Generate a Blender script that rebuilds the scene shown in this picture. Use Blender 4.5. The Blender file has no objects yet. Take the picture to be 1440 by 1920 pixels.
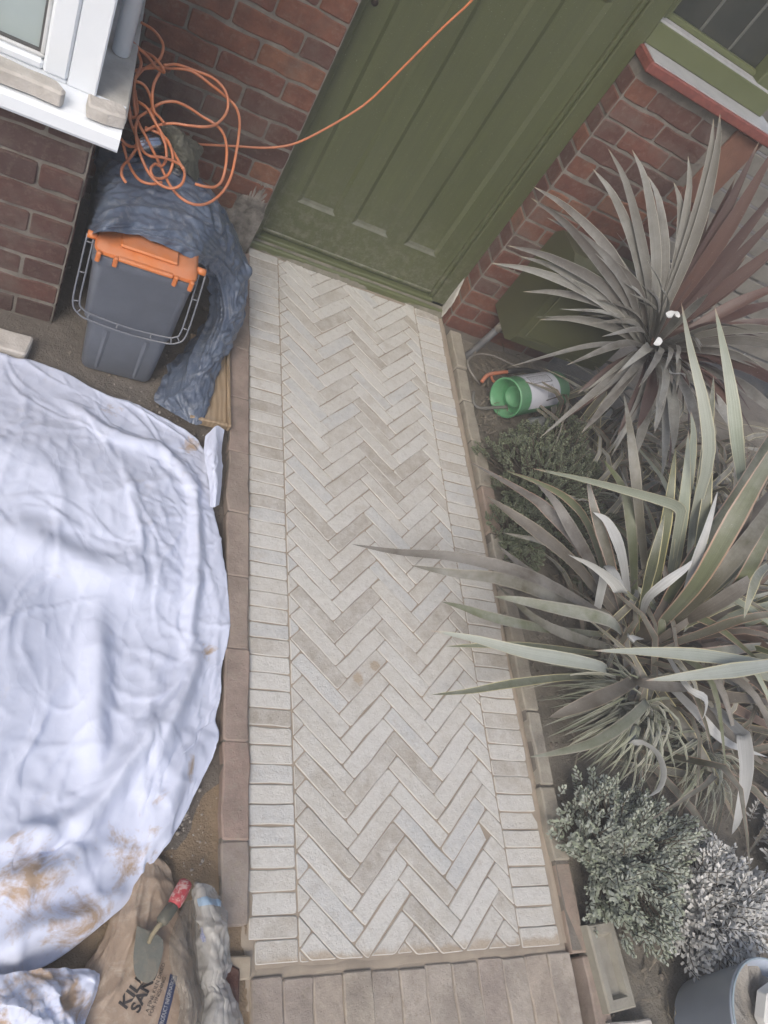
import bpy, math, random
import numpy as np
from mathutils import Vector, Matrix
random.seed(7); RNG = np.random.default_rng(7)
scene = bpy.context.scene
COL = scene.collection

# ------------------------------------------------------------------ camera, sky, sun, exposure
CAM = np.array([-0.67284124, -0.07917854, 1.83828194])
ROT = np.array([[0.87352977, -0.09500848, 0.47740876],      # right
                [0.18881441, -0.83784368, -0.5122178],      # down
                [0.44865895, 0.53757915, -0.71394244]])     # forward
FPX = 1419.54
cd = bpy.data.cameras.new('camera'); cam = bpy.data.objects.new('camera', cd); COL.objects.link(cam)
cd.sensor_fit = 'VERTICAL'; cd.sensor_height = 36; cd.lens = 36 * FPX / 1920
cd.clip_start = 0.02; cd.clip_end = 300
r, d, f = (Vector(v) for v in ROT)
cam.matrix_world = Matrix(((r.x, -d.x, -f.x, CAM[0]), (r.y, -d.y, -f.y, CAM[1]), (r.z, -d.z, -f.z, CAM[2]), (0, 0, 0, 1)))
scene.camera = cam

SUN_EL, SUN_AZ = math.radians(44), math.radians(216)     # azimuth clockwise from +Y; light comes over the viewer's shoulder
world = bpy.data.worlds.new('World'); scene.world = world; world.use_nodes = True
wn = world.node_tree
sky = wn.nodes.new('ShaderNodeTexSky'); sky.sky_type = 'NISHITA'; sky.sun_disc = False
sky.sun_elevation = SUN_EL; sky.sun_rotation = SUN_AZ
sky.air_density = 1.0; sky.dust_density = 4.0; sky.ozone_density = 1.0
bg = wn.nodes['Background']; bg.inputs['Strength'].default_value = 0.12
wn.links.new(sky.outputs[0], bg.inputs['Color'])
sl = bpy.data.lights.new('sun', 'SUN'); sun = bpy.data.objects.new('sun', sl); COL.objects.link(sun)
sl.energy = 1.3; sl.angle = math.radians(24); sl.color = (1.0, 0.96, 0.91)
sdir = Vector((math.sin(SUN_AZ) * math.cos(SUN_EL), math.cos(SUN_AZ) * math.cos(SUN_EL), math.sin(SUN_EL)))
sun.rotation_euler = (-sdir).to_track_quat('-Z', 'Y').to_euler()
sun.location = sdir * 8
vs = scene.view_settings
vs.view_transform = 'Standard'; vs.look = 'None'; vs.exposure = 0.58; vs.gamma = 1.0; vs.use_curve_mapping = False

cy = scene.cycles; cy.use_adaptive_sampling = True; cy.adaptive_threshold = .035; cy.adaptive_min_samples = 20; cy.max_bounces = 5; cy.diffuse_bounces = 3; cy.glossy_bounces = 2; cy.transmission_bounces = 2; cy.transparent_max_bounces = 6

# ------------------------------------------------------------------ helpers
def ray(u, v):
    return ROT.T @ np.array([(u - 720) / FPX, (v - 960) / FPX, 1.0])
def onplane(u, v, ax, val):
    dd = ray(u, v); t = (val - CAM[ax]) / dd[ax]; return CAM + t * dd
def az(u, v, z=0.0): return onplane(u, v, 2, z)
def ay(u, v, y): return onplane(u, v, 1, y)
def ax_(u, v, x): return onplane(u, v, 0, x)

def new_obj(name, mesh, parent=None, mats=None, loc=None):
    o = bpy.data.objects.new(name, mesh); COL.objects.link(o)
    if parent is not None: o.parent = parent
    if mats and mesh is not None and not len(mesh.materials):
        for m in (mats if isinstance(mats, (list, tuple)) else [mats]): mesh.materials.append(m)
    if loc is not None: o.location = loc
    return o
def mesh_from(name, verts, faces, mats=None, smooth=False, midx=None):
    me = bpy.data.meshes.new(name)
    me.from_pydata([tuple(map(float, v)) for v in verts], [], [tuple(map(int, q)) for q in faces])
    for m in (mats if isinstance(mats, (list, tuple)) else [mats] if mats else []): me.materials.append(m)
    if smooth: me.polygons.foreach_set('use_smooth', [True] * len(me.polygons))
    if midx is not None: me.polygons.foreach_set('material_index', midx)
    me.update(); return me
def tag(o, label=None, cat=None, group=None, kind=None):
    if label: o['label'] = label
    if cat: o['category'] = cat
    if group: o['group'] = group
    if kind: o['kind'] = kind
    return o
def thing(name, label, cat, loc=(0, 0, 0), group=None):
    o = bpy.data.objects.new(name, None); COL.objects.link(o); o.location = loc; o.empty_display_size = .05
    return tag(o, label, cat, group)
class MB:
    """collects simple solids into one mesh"""
    def __init__(s): s.v = []; s.f = []
    def add(s, v, f):
        b = len(s.v); s.v += [tuple(map(float, q)) for q in v]; s.f += [tuple(b + i for i in q) for q in f]; return s
    def box(s, x0, x1, y0, y1, z0, z1, c=0.0):
        if c <= 0:
            v = [(x, y, z) for z in (z0, z1) for y in (y0, y1) for x in (x0, x1)]
            return s.add(v, [(0, 2, 3, 1), (4, 5, 7, 6), (0, 1, 5, 4), (2, 6, 7, 3), (0, 4, 6, 2), (1, 3, 7, 5)])
        # chamfered box
        v = []; idx = {}
        for ix, (X, sx) in enumerate(((x0, 1), (x1, -1))):
            for iy, (Y, sy) in enumerate(((y0, 1), (y1, -1))):
                for iz, (Z, sz) in enumerate(((z0, 1), (z1, -1))):
                    for k in range(3):
                        p = [X + sx * c, Y + sy * c, Z + sz * c]; p[k] = (X, Y, Z)[k]
                        idx[ix, iy, iz, k] = len(v); v.append(p)
        F = []
        for k in range(3):
            a, b = [(1, 2), (2, 0), (0, 1)][k]
            for side in (0, 1):
                def I(i, j):
                    t = [0, 0, 0]; t[k] = side; t[a] = i; t[b] = j; return idx[t[0], t[1], t[2], k]
                q = [I(0, 0), I(1, 0), I(1, 1), I(0, 1)]
                F.append(q if side else q[::-1])
        for k in range(3):      # edges along axis k
            a, b = [(1, 2), (2, 0), (0, 1)][k]
            for i in (0, 1):
                for j in (0, 1):
                    def I(e, m):
                        t = [0, 0, 0]; t[k] = e; t[a] = i; t[b] = j; return idx[t[0], t[1], t[2], m]
                    q = [I(0, a), I(1, a), I(1, b), I(0, b)]
                    F.append(q if (i == j) == False else q[::-1])
        for i in (0, 1):
            for j in (0, 1):
                for k in (0, 1):
                    q = [idx[i, j, k, 0], idx[i, j, k, 1], idx[i, j, k, 2]]
                    F.append(q if (i + j + k) % 2 else q[::-1])
        return s.add(v, F)
    def tube(s, pts, rad, n=10, cap=True, closed=False):
        pts = [np.array(p, float) for p in pts]; m = len(pts)
        rad = rad if hasattr(rad, '__len__') else [rad] * m
        T = [(pts[(i + 1) % m if closed else min(i + 1, m - 1)] - pts[(i - 1) % m if closed else max(i - 1, 0)]) for i in range(m)]
        T = [t / (np.linalg.norm(t) + 1e-9) for t in T]
        u = np.cross(T[0], (0, 0, 1)) if abs(T[0][2]) < .9 else np.cross(T[0], (1, 0, 0)); u /= np.linalg.norm(u)
        v = []
        for i in range(m):
            u = u - T[i] * (u @ T[i]); u /= np.linalg.norm(u) + 1e-9; w = np.cross(T[i], u)
            for k in range(n):
                a = 2 * math.pi * k / n; v.append(pts[i] + rad[i] * (math.cos(a) * u + math.sin(a) * w))
        f = []
        for i in range(m if closed else m - 1):
            j = (i + 1) % m
            for k in range(n):
                k2 = (k + 1) % n; f.append((i * n + k, i * n + k2, j * n + k2, j * n + k))
        if cap and not closed: f += [tuple(range(n))[::-1], tuple((m - 1) * n + k for k in range(n))]
        return s.add(v, f)
    def lathe(s, prof, origin, axis=(0, 0, 1), n=28, caps=(False, False)):
        ax = np.array(axis, float); ax /= np.linalg.norm(ax); o = np.array(origin, float)
        u = np.cross(ax, (0, 0, 1)) if abs(ax[2]) < .9 else np.array((1., 0, 0)); u /= np.linalg.norm(u); w = np.cross(ax, u)
        v = [o + h * ax + rr * (math.cos(2 * math.pi * k / n) * u + math.sin(2 * math.pi * k / n) * w) for rr, h in prof for k in range(n)]
        m = len(prof); f = [(i * n + k, i * n + (k + 1) % n, (i + 1) * n + (k + 1) % n, (i + 1) * n + k) for i in range(m - 1) for k in range(n)]
        if caps[0]: f.append(tuple(range(n))[::-1])
        if caps[1]: f.append(tuple((m - 1) * n + k for k in range(n)))
        return s.add(v, f)
    def build(s, name, mat, parent=None, smooth=False):
        o = new_obj(name, mesh_from(name, s.v, s.f, mat, smooth), parent)
        return o
def catmull(P, n):
    P = [np.array(p, float) for p in P]; Q = [2 * P[0] - P[1]] + P + [2 * P[-1] - P[-2]]
    out = []; m = len(P) - 1
    for t in np.linspace(0, m, n):
        i = min(int(t), m - 1); x = t - i; a, b, c, e = Q[i:i + 4]
        out.append(.5 * ((2 * b) + (-a + c) * x + (2 * a - 5 * b + 4 * c - e) * x * x + (-a + 3 * b - 3 * c + e) * x ** 3))
    return np.array(out)

# ---- polygon pieces (pavers, bricks): outline -> bevelled prism
def clip(poly, a, b, c):      # keep a*x+b*y<=c
    out = []
    for i in range(len(poly)):
        p, q = poly[i], poly[(i + 1) % len(poly)]
        dp, dq = a * p[0] + b * p[1] - c, a * q[0] + b * q[1] - c
        if dp <= 0: out.append(p)
        if (dp < 0 < dq) or (dq < 0 < dp):
            t = dp / (dp - dq); out.append((p[0] + t * (q[0] - p[0]), p[1] + t * (q[1] - p[1])))
    return out
def area(poly): return .5 * sum(poly[i][0] * poly[(i + 1) % len(poly)][1] - poly[(i + 1) % len(poly)][0] * poly[i][1] for i in range(len(poly)))
def inset(poly, dd):
    n = len(poly); P = [np.array(p, float) for p in poly]; out = []
    for i in range(n):
        e1 = P[i] - P[i - 1]; e2 = P[(i + 1) % n] - P[i]
        e1 /= np.linalg.norm(e1) + 1e-12; e2 /= np.linalg.norm(e2) + 1e-12
        n1 = np.array((-e1[1], e1[0])); n2 = np.array((-e2[1], e2[0])); m = n1 + n2; l = m @ m
        out.append(tuple(P[i] + m * (2 * dd / max(l, .6))))
    return out
def rounded(poly, rad, rng, jit=.0006, seg=.05):
    n = len(poly); P = [np.array(p, float) for p in poly]; out = []
    for i in range(n):
        a, b, c = P[i - 1], P[i], P[(i + 1) % n]
        la, lc = np.linalg.norm(a - b), np.linalg.norm(c - b)
        rr = min(rad * rng.uniform(.6, 1.5), la * .35, lc * .35)
        p1 = b + (a - b) / la * rr; p2 = b + (c - b) / lc * rr
        out += [p1, .25 * p1 + .5 * b + .25 * p2, p2] if rr > .002 else [p1, p2]
        m = int(lc / seg)
        for k in range(1, m):
            q = b + (c - b) * (k / m); nn = np.array((-(c - b)[1], (c - b)[0])) / lc; out.append(q + nn * rng.normal(0, jit * 1.3))
    return [tuple(p + rng.normal(0, min(jit, .0005), 2)) for p in out]
def prism(name, outline, z0, z1, cham, mats, rng=None):
    n = len(outline); top = inset(outline, cham)
    zt = [z1] * n
    v = [(x, y, z0) for x, y in outline] + [(x, y, z1 - cham * .8) for x, y in outline] + [(x, y, z) for (x, y), z in zip(top, zt)]
    f = []; mi = []
    for i in range(n):
        j = (i + 1) % n
        f.append((i, j, n + j, n + i)); mi.append(0)
        f.append((n + i, n + j, 2 * n + j, 2 * n + i)); mi.append(1 if len(mats) > 1 else 0)
    f.append(tuple(range(2 * n, 3 * n))); mi.append(0)
    return mesh_from(name, v, f, mats, False, mi)

# ---- cloth: position-based buckling of a grid
def lap(P):
    Q = P.copy(); Q[1:-1, 1:-1] = (P[:-2, 1:-1] + P[2:, 1:-1] + P[1:-1, :-2] + P[1:-1, 2:]) / 4; return Q
def smooth_noise(n, m, cells, rng):
    g = rng.normal(0, 1, (cells + 3, cells + 3)); y = np.linspace(0, cells, n); x = np.linspace(0, cells, m)
    yi = y.astype(int).clip(0, cells); xi = x.astype(int).clip(0, cells); fy = (y - yi)[:, None]; fx = (x - xi)[None]
    fy = fy * fy * (3 - 2 * fy); fx = fx * fx * (3 - 2 * fx)
    a = g[yi][:, xi]; b = g[yi][:, xi + 1]; c = g[yi + 1][:, xi]; e = g[yi + 1][:, xi + 1]
    return (a * (1 - fx) + b * fx) * (1 - fy) + (c * (1 - fx) + e * fx) * fy
def relax(P, P0, su, sv, iters, field, floor=None, grav=0.0, hold=0.02, bend=.25, pin=None):
    n, m, _ = P.shape; fam = []
    for a, b, st in ((1, 0, 1.), (0, 1, 1.), (1, 1, .6), (1, -1, .6), (2, 0, bend), (0, 2, bend), (2, 2, bend * .6), (2, -2, bend * .6)):
        if b >= 0: s1 = (slice(0, n - a), slice(0, m - b)); s2 = (slice(a, n), slice(b, m))
        else: s1 = (slice(0, n - a), slice(-b, m)); s2 = (slice(a, n), slice(0, m + b))
        rest = np.linalg.norm(P0[s2] - P0[s1], axis=2); sc = su if b == 0 else sv if a == 0 else .5 * (su + sv)
        fam.append((s1, s2, rest * (1 + (sc - 1) * field[s1]), st))
    cnt = np.zeros((n, m, 1))
    for s1, s2, rr, st in fam: cnt[s1] += st; cnt[s2] += st
    V = np.zeros_like(P)
    for it in range(iters):
        Q = P.copy(); V *= .85; P = P + V
        if grav: P[..., 2] -= grav
        for _ in range(2):
            A = np.zeros_like(P)
            for s1, s2, rr, st in fam:
                dd = P[s2] - P[s1]; L = np.sqrt((dd * dd).sum(-1)) + 1e-9
                c = dd * (.5 * st * (L - rr) / L)[..., None]; A[s1] += c; A[s2] -= c
            P = P + 1.7 * A / cnt
        P = P + (P0 - P) * hold
        if floor is not None: P[..., 2] = np.maximum(P[..., 2], floor(P[..., 0], P[..., 1]))
        if pin is not None: P = P * (1 - pin) + P0 * pin
        V = P - Q
    return P
def resize(A, n, m):
    y = np.linspace(0, A.shape[0] - 1, n); x = np.linspace(0, A.shape[1] - 1, m); yi = y.astype(int).clip(0, A.shape[0] - 2); xi = x.astype(int).clip(0, A.shape[1] - 2); fy = (y - yi)[:, None, None]; fx = (x - xi)[None, :, None]
    return (A[yi][:, xi] * (1 - fx) + A[yi][:, xi + 1] * fx) * (1 - fy) + (A[yi + 1][:, xi] * (1 - fx) + A[yi + 1][:, xi + 1] * fx) * fy
def crumple(P0, su=1.08, sv=1.08, iters=60, levels=3, floor=None, grav=0.0, hold=0.02, bend=.3, pin=None, rng=RNG, amp=.02, cells=6, patchy=.7, fade=.55):
    """buckle a cloth coarse to fine: each level is given slightly too much cloth, so folds appear at several sizes"""
    n, m, _ = P0.shape; disp = None; fld = np.clip(1 + patchy * smooth_noise(n, m, 5, rng), 0, 2.6)[..., None]
    for k in range(levels):
        q = 2 ** (levels - 1 - k); nk, mk = max(8, n // q), max(8, m // q); B = resize(P0, nk, mk); f = resize(fld, nk, mk)[..., 0]
        g = np.cross(np.gradient(B, axis=0).reshape(-1, 3), np.gradient(B, axis=1).reshape(-1, 3)).reshape(nk, mk, 3); N = g / (np.linalg.norm(g, axis=2, keepdims=True) + 1e-12)
        if N[..., 2].mean() < 0: N = -N
        if disp is None: P = B + N * (smooth_noise(nk, mk, cells, rng) * amp + smooth_noise(nk, mk, cells * 3, rng) * amp * .5)[..., None]
        else:
            dk = resize(disp, nk, mk); P = B + lap(lap(dk)) + N * (smooth_noise(nk, mk, cells * 3 * 2 ** k, rng) * amp * .12)[..., None]
        pk = resize(pin, nk, mk) if pin is not None else None; s = 1 + fade ** (levels - 1 - k) * 0
        P = relax(P, B, su, sv, iters if k < levels - 1 else iters // 2, f, floor, grav / (4 ** k), hold, bend, pk); disp = P - B
    return P
def creases(P, n, length, width, h, rng, valley=.35, soft=0.0):
    """sharp random ridges and valleys along the surface normal, as crumpled cloth shows"""
    P = P.copy(); U = np.zeros(P.shape[:2]); V = np.zeros(P.shape[:2]); U[1:] = np.cumsum(np.linalg.norm(np.diff(P, axis=0), axis=2), 0); V[:, 1:] = np.cumsum(np.linalg.norm(np.diff(P, axis=1), axis=2), 1)
    g = np.cross(np.gradient(P, axis=0).reshape(-1, 3), np.gradient(P, axis=1).reshape(-1, 3)).reshape(P.shape); N = g / (np.linalg.norm(g, axis=2, keepdims=True) + 1e-12)
    if N[..., 2].mean() < 0: N = -N
    H = np.zeros(P.shape[:2]); flow = smooth_noise(*P.shape[:2], 4, rng) * 1.3
    for k in range(n):
        i, j = int(rng.integers(0, P.shape[0])), int(rng.integers(0, P.shape[1])); a = flow[i, j] + rng.normal(0, .7) + (1.57 if rng.random() < .25 else 0); L = rng.uniform(*length); w = rng.uniform(*width); hh = rng.uniform(.35, 1) * h * (-valley if rng.random() < .35 else 1)
        du, dv = U - U[i, j], V - V[i, j]; al = du * math.cos(a) + dv * math.sin(a); pe = -du * math.sin(a) + dv * math.cos(a) + rng.normal(0, .9) * al * al / max(L, .02) * .5
        win = np.clip(1 - (al / L) ** 2, 0, 1); wl = np.where(pe > 0, w, w * rng.uniform(1.2, 3.0)); H += hh * win * ((.55 - .55 * soft) * np.exp(-np.abs(pe) / wl) + (.45 + .55 * soft) * np.exp(-(pe / wl) ** 2)) * (L / length[1]) ** .5
    return P + N * H[..., None]
def grid_mesh(name, P, mats, smooth=True, thick=0.0, uv=True):
    n, m, _ = P.shape; idx = np.arange(n * m).reshape(n, m)
    F = np.stack([idx[:-1, :-1], idx[:-1, 1:], idx[1:, 1:], idx[1:, :-1]], -1).reshape(-1, 4)
    me = mesh_from(name, P.reshape(-1, 3), F, mats, smooth)
    if uv:
        l = me.uv_layers.new(name='UVMap'); uvv = np.stack(np.meshgrid(np.linspace(0, 1, m), np.linspace(0, 1, n)), -1).reshape(-1, 2)
        li = np.zeros(len(me.loops), int); me.loops.foreach_get('vertex_index', li); l.data.foreach_set('uv', uvv[li].ravel())
    return me
def even(pts, n):
    C = catmull(pts, 400); s_ = np.r_[0, np.cumsum(np.linalg.norm(np.diff(C, axis=0), axis=1))]; q = np.linspace(0, s_[-1], n); return np.stack([np.interp(q, s_, C[:, k]) for k in range(3)], 1)
def coons(top, bot, left, right, n, m):
    T, B, L, R = even(top, m), even(bot, m), even(left, n), even(right, n)   # top/bot run left->right, left/right run top->bot
    u = np.linspace(0, 1, m)[None, :, None]; v = np.linspace(0, 1, n)[:, None, None]
    return (1 - v) * T[None] + v * B[None] + (1 - u) * L[:, None] + u * R[:, None] - ((1 - u) * (1 - v) * T[0] + u * (1 - v) * T[-1] + (1 - u) * v * B[0] + u * v * B[-1])
def loft(rows, n, m):
    R = [catmull(rw, m) for rw in rows]
    return np.stack([catmull([rw[j] for rw in R], n) for j in range(m)], 1)

# ------------------------------------------------------------------ materials
def lin(c):     # 0-255 sRGB -> linear
    return tuple(((x / 255) / 12.92 if x / 255 < .04045 else ((x / 255 + .055) / 1.055) ** 2.4) for x in c)
class NT:
    def __init__(s, name):
        s.m = bpy.data.materials.new(name); s.m.use_nodes = True; s.t = s.m.node_tree
        s.b = s.t.nodes['Principled BSDF']; s._co = None
    def n(s, typ, ins=None, **props):
        nd = s.t.nodes.new('ShaderNode' + typ)
        for k, v in props.items(): setattr(nd, k, v)
        for k, v in (ins or {}).items(): s.set(nd.inputs[k], v)
        return nd
    def set(s, sock, v):
        if hasattr(v, 'is_linked') or isinstance(v, bpy.types.NodeSocket): s.t.links.new(v, sock)
        else:
            if sock.type == 'RGBA' and len(v) == 3: v = (*v, 1)
            sock.default_value = v
    def co(s, world=False):
        if world: return s.n('NewGeometry').outputs['Position']
        if s._co is None:
            tc = s.n('TexCoord'); oi = s.n('ObjectInfo'); mul = s.n('Math', {0: oi.outputs['Random'], 1: 37.0}, operation='MULTIPLY')
            add = s.n('VectorMath', {0: tc.outputs['Object']}, operation='ADD'); s.t.links.new(mul.outputs[0], add.inputs[1]); s._co = add.outputs[0]
        return s._co
    def noise(s, scale, detail=4, rough=.6, co=None, dist=0.0):
        return s.n('TexNoise', {'Vector': co or s.co(), 'Scale': scale, 'Detail': min(detail, 4), 'Roughness': rough, 'Distortion': dist}).outputs['Fac']
    def ramp(s, fac, stops, interp='LINEAR'):
        nd = s.n('ValToRGB', {'Fac': fac}); e = nd.color_ramp.elements; nd.color_ramp.interpolation = interp
        while len(e) < len(stops): e.new(.5)
        for k, (p, c) in enumerate(stops): e[k].position = p; e[k].color = (*c, 1) if len(c) == 3 else c
        return nd.outputs['Color']
    def fr(s, fac, lo, hi, a=0., b=1.):
        return s.n('MapRange', {'Value': fac, 'From Min': lo, 'From Max': hi, 'To Min': a, 'To Max': b}, clamp=True).outputs[0]
    def mix(s, fac, a, b, mode='MIX'):
        nd = s.n('Mix', data_type='RGBA', blend_type=mode); s.set(nd.inputs[0], fac); s.set(nd.inputs[6], a); s.set(nd.inputs[7], b); return nd.outputs[2]
    def math(s, op, a, b=0.0): return s.n('Math', {0: a, 1: b}, operation=op).outputs[0]
    def rand(s): return s.n('ObjectInfo').outputs['Random']
    def upness(s): 
        sp = s.n('SeparateXYZ', {0: s.n('NewGeometry').outputs['Normal']}); return sp.outputs[2]
    def bump(s, h, strength=.5, dist=.002, prev=None):
        nd = s.n('Bump', {'Height': h, 'Strength': strength, 'Distance': dist})
        if prev is not None: s.t.links.new(prev, nd.inputs['Normal'])
        return nd.outputs[0]
    def done(s, col, rough=.8, normal=None, **kw):
        s.set(s.b.inputs['Base Color'], col); s.set(s.b.inputs['Roughness'], rough)
        if normal is not None: s.set(s.b.inputs['Normal'], normal)
        for k, v in kw.items(): s.set(s.b.inputs[k.replace('_', ' ')], v)
        return s.m
def simple(name, c1, c2=None, scale=20, rough=.6, bump=.3, bscale=60, bd=.002, rnd=0.0, dust=0.0, **kw):
    """c1,c2 linear colours mixed by noise; dust = pale dust settled on upward faces"""
    t = NT(name); c2 = c2 or tuple(x * .8 for x in c1)
    col = t.mix(t.fr(t.noise(scale, 5), .35, .65), c1, c2)
    if rnd:
        k = t.fr(t.rand(), 0, 1, 1 - rnd, 1 + rnd); cc = t.n('CombineColor', {0: k, 1: k, 2: k}); col = t.mix(1.0, col, cc.outputs[0], 'MULTIPLY')
    if dust:
        fac = t.math('MULTIPLY', t.fr(t.upness(), .1, .9, 0, dust), t.fr(t.noise(scale * .7, 6, .7), .3, .65)); col = t.mix(fac, col, (.42, .40, .37))
    nb = t.bump(t.noise(bscale, 5, .65), bump, bd) if bump else None
    return t.done(col, rough, nb, **kw)
# ------------------------------------------------------------------ surface materials
def mat_paver():
    t = NT('paver_clay')
    r_ = t.rand()
    base = t.ramp(r_, [(0., (.53, .51, .465)), (.18, (.58, .57, .535)), (.34, (.45, .42, .37)), (.48, (.57, .555, .515)), (.62, (.51, .515, .505)), (.76, (.385, .35, .30)), (.85, (.54, .52, .475))], 'CONSTANT')
    mott = t.noise(22, 6, .7)
    col = t.mix(t.fr(mott, .35, .7, 0, .75), base, (.63, .62, .59))
    col = t.mix(t.fr(t.noise(9, 5, .75), .56, .72, 0, .4), col, (.36, .31, .25))
    spk = t.noise(300, 3, .8); col = t.mix(t.fr(spk, .60, .76, 0, .55), col, (.22, .19, .16))
    col = t.mix(t.fr(t.noise(55, 4, .8), .52, .68, 0, .42), col, (.38, .35, .305))
    spk2 = t.noise(260, 2, .6); col = t.mix(t.fr(spk2, .6, .75, 0, .5), col, (.72, .71, .68))
    w = t.co(True); sp = t.n('SeparateXYZ', {0: w})
    # dry sand lying along the lower end of the path and in a couple of swept patches
    nz = t.noise(9, 5, .7, w)
    edge = t.math('ADD', t.fr(sp.outputs[1], .0, .10, .55, 0), t.math('MULTIPLY', nz, .42))
    sand = t.fr(edge, .62, .70)
    for (px, py, rr) in ((672, 1272, .022), (705, 1250, .022)):
        c = az(px, py); dd = t.n('VectorMath', {0: w, 1: tuple(c)}, operation='DISTANCE').outputs['Value']
        sand = t.math('MAXIMUM', sand, t.fr(t.math('SUBTRACT', t.math('MULTIPLY', t.noise(26, 5, .75, w), 1.05), t.math('DIVIDE', dd, rr * 2.2)), .10, .26))
    col = t.mix(t.math('MULTIPLY', sand, .7), col, (.38, .295, .205))
    nb = t.bump(t.noise(130, 6, .8), .9, .003); nb = t.bump(t.noise(24, 3), .5, .005, nb)
    return t.done(col, .88, nb)
M_PAVER = mat_paver()
M_PAVEDGE = simple('paver_edge_dust', (.54, .53, .50), (.46, .445, .41), 40, .9, .3, 200, .001)
M_SAND = simple('joint_sand', (.37, .315, .25), (.29, .245, .195), 14, .95, .5, 420, .0015)
def mat_soil(name, a, b, c):
    t = NT(name); w = t.co(True)
    n1 = t.noise(7, 7, .72, w); col = t.mix(t.fr(n1, .32, .68), a, b)
    col = t.mix(t.fr(t.noise(90, 4, .7, w), .58, .72, 0, .7), col, c)
    nb = t.bump(t.noise(160, 5, .75, w), .8, .004); nb = t.bump(t.noise(25, 5, .7, w), .6, .012, nb)
    return t.done(col, .95, nb)
M_SOIL = mat_soil('dusty_soil', (.115, .10, .085), (.17, .15, .128), (.25, .225, .19))
M_BED = mat_soil('bed_soil', (.15, .135, .11), (.22, .20, .165), (.32, .295, .25))
M_SANDGND = mat_soil('sandy_ground', (.21, .155, .10), (.26, .195, .13), (.30, .24, .17))
def mat_brick(name, stops, mortar_film=.25, dark=.0):
    t = NT(name); base = t.ramp(t.rand(), stops, 'CONSTANT')
    col = t.mix(t.fr(t.noise(18, 6, .7), .35, .7, 0, .65), base, tuple(x * .55 for x in stops[0][1]))
    col = t.mix(t.fr(t.noise(40, 6, .8), .52, .76, 0, mortar_film * 1.25), col, (.30, .26, .21))
    col = t.mix(t.fr(t.noise(5, 4, .7, t.co(True)), .48, .68, 0, .45), col, (.16, .135, .115))
    col = t.mix(t.fr(t.noise(300, 3, .7), .66, .8, 0, .5), col, (.03, .02, .018))
    nb = t.bump(t.noise(150, 6, .8), .8, .003); nb = t.bump(t.noise(25, 4), .55, .006, nb)
    return t.done(col, .85, nb)
M_BRICK = mat_brick('red_brick', [(0., (.135, .050, .034)), (.2, (.18, .070, .042)), (.42, (.098, .042, .032)), (.6, (.21, .092, .052)), (.78, (.080, .043, .036)), (.9, (.15, .056, .038))])
M_BAYBRICK = mat_brick('brown_brick', [(0., (.098, .047, .039)), (.3, (.082, .042, .036)), (.55, (.115, .050, .039)), (.8, (.072, .041, .037))], .2)
M_KERB = mat_brick('worn_kerb_brick', [(0., (.34, .265, .225)), (.25, (.35, .285, .24)), (.5, (.335, .28, .24)), (.72, (.345, .255, .215)), (.88, (.33, .285, .25))], 1.0)
M_STEP = mat_brick('sandy_step_brick', [(0., (.46, .395, .33)), (.25, (.47, .415, .345)), (.5, (.42, .36, .315)), (.75, (.45, .40, .345))], 1.0)
M_RKERB = mat_brick('grey_kerb_brick', [(0., (.36, .33, .27)), (.35, (.33, .295, .24)), (.6, (.38, .355, .30)), (.8, (.34, .26, .21))], 1.0)
M_MORTAR = simple('mortar', (.22, .20, .172), (.14, .125, .107), 14, .95, 1.0, 120, .005)
M_STONE = simple('pale_stone', (.57, .54, .50), (.46, .43, .39), 25, .9, .8, 90, .004)
M_CONC = simple('grey_concrete', (.56, .55, .51), (.43, .42, .385), 14, .92, .7, 120, .003)
def mat_door():
    t = NT('green_gloss_paint'); w = t.co(True); sp = t.n('SeparateXYZ', {0: w})
    mp = t.n('Mapping', {'Vector': w, 'Scale': (60, 60, 2.5)}); br = t.noise(1.0, 4, .6, mp.outputs[0])
    col = t.mix(t.fr(br, .3, .7), (.088, .101, .042), (.070, .081, .036)); col = t.mix(t.fr(t.noise(3, 4, .6, w), .4, .7, 0, .5), col, (.064, .072, .038))
    low = t.fr(sp.outputs[2], .02, .42, 1, 0); spl = t.math('MULTIPLY', low, t.fr(t.noise(26, 4, .8, w), .46, .68, 0, .75)); col = t.mix(spl, col, (.21, .205, .165))
    col = t.mix(t.fr(t.noise(240, 2, .5, w), .70, .74, 0, .6), col, (.30, .30, .26)); col = t.mix(t.math('MULTIPLY', t.fr(t.upness(), .3, .9, 0, .5), t.fr(t.noise(30, 4, .7, w), .3, .6)), col, (.36, .35, .30))
    nb = t.bump(br, .25, .001); return t.done(col, t.fr(t.noise(8, 3, .6, w), .3, .7, .30, .50), nb)
M_GREEN = mat_door()
M_GREENLT = simple('green_frame_paint', (.115, .13, .06), (.10, .115, .052), 6, .38, .12, 40, .002)
M_UPVC = simple('white_upvc', (.80, .84, .88), (.77, .81, .85), 5, .30, .0)
M_UPVCDIRT = simple('dusty_white_upvc', (.66, .69, .72), (.56, .57, .57), 12, .45, .1, 80)
M_GASKET = simple('grey_gasket', (.10, .10, .10), None, 20, .6, 0)
M_REDPAINT = simple('red_sill_paint', (.22, .068, .052), (.15, .045, .036), 40, .6, .5, 90, .002)
M_WHITEPAINT = simple('grey_white_sill_paint', (.40, .405, .41), (.33, .335, .34), 14, .6, .25, 60, .002)
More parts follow.
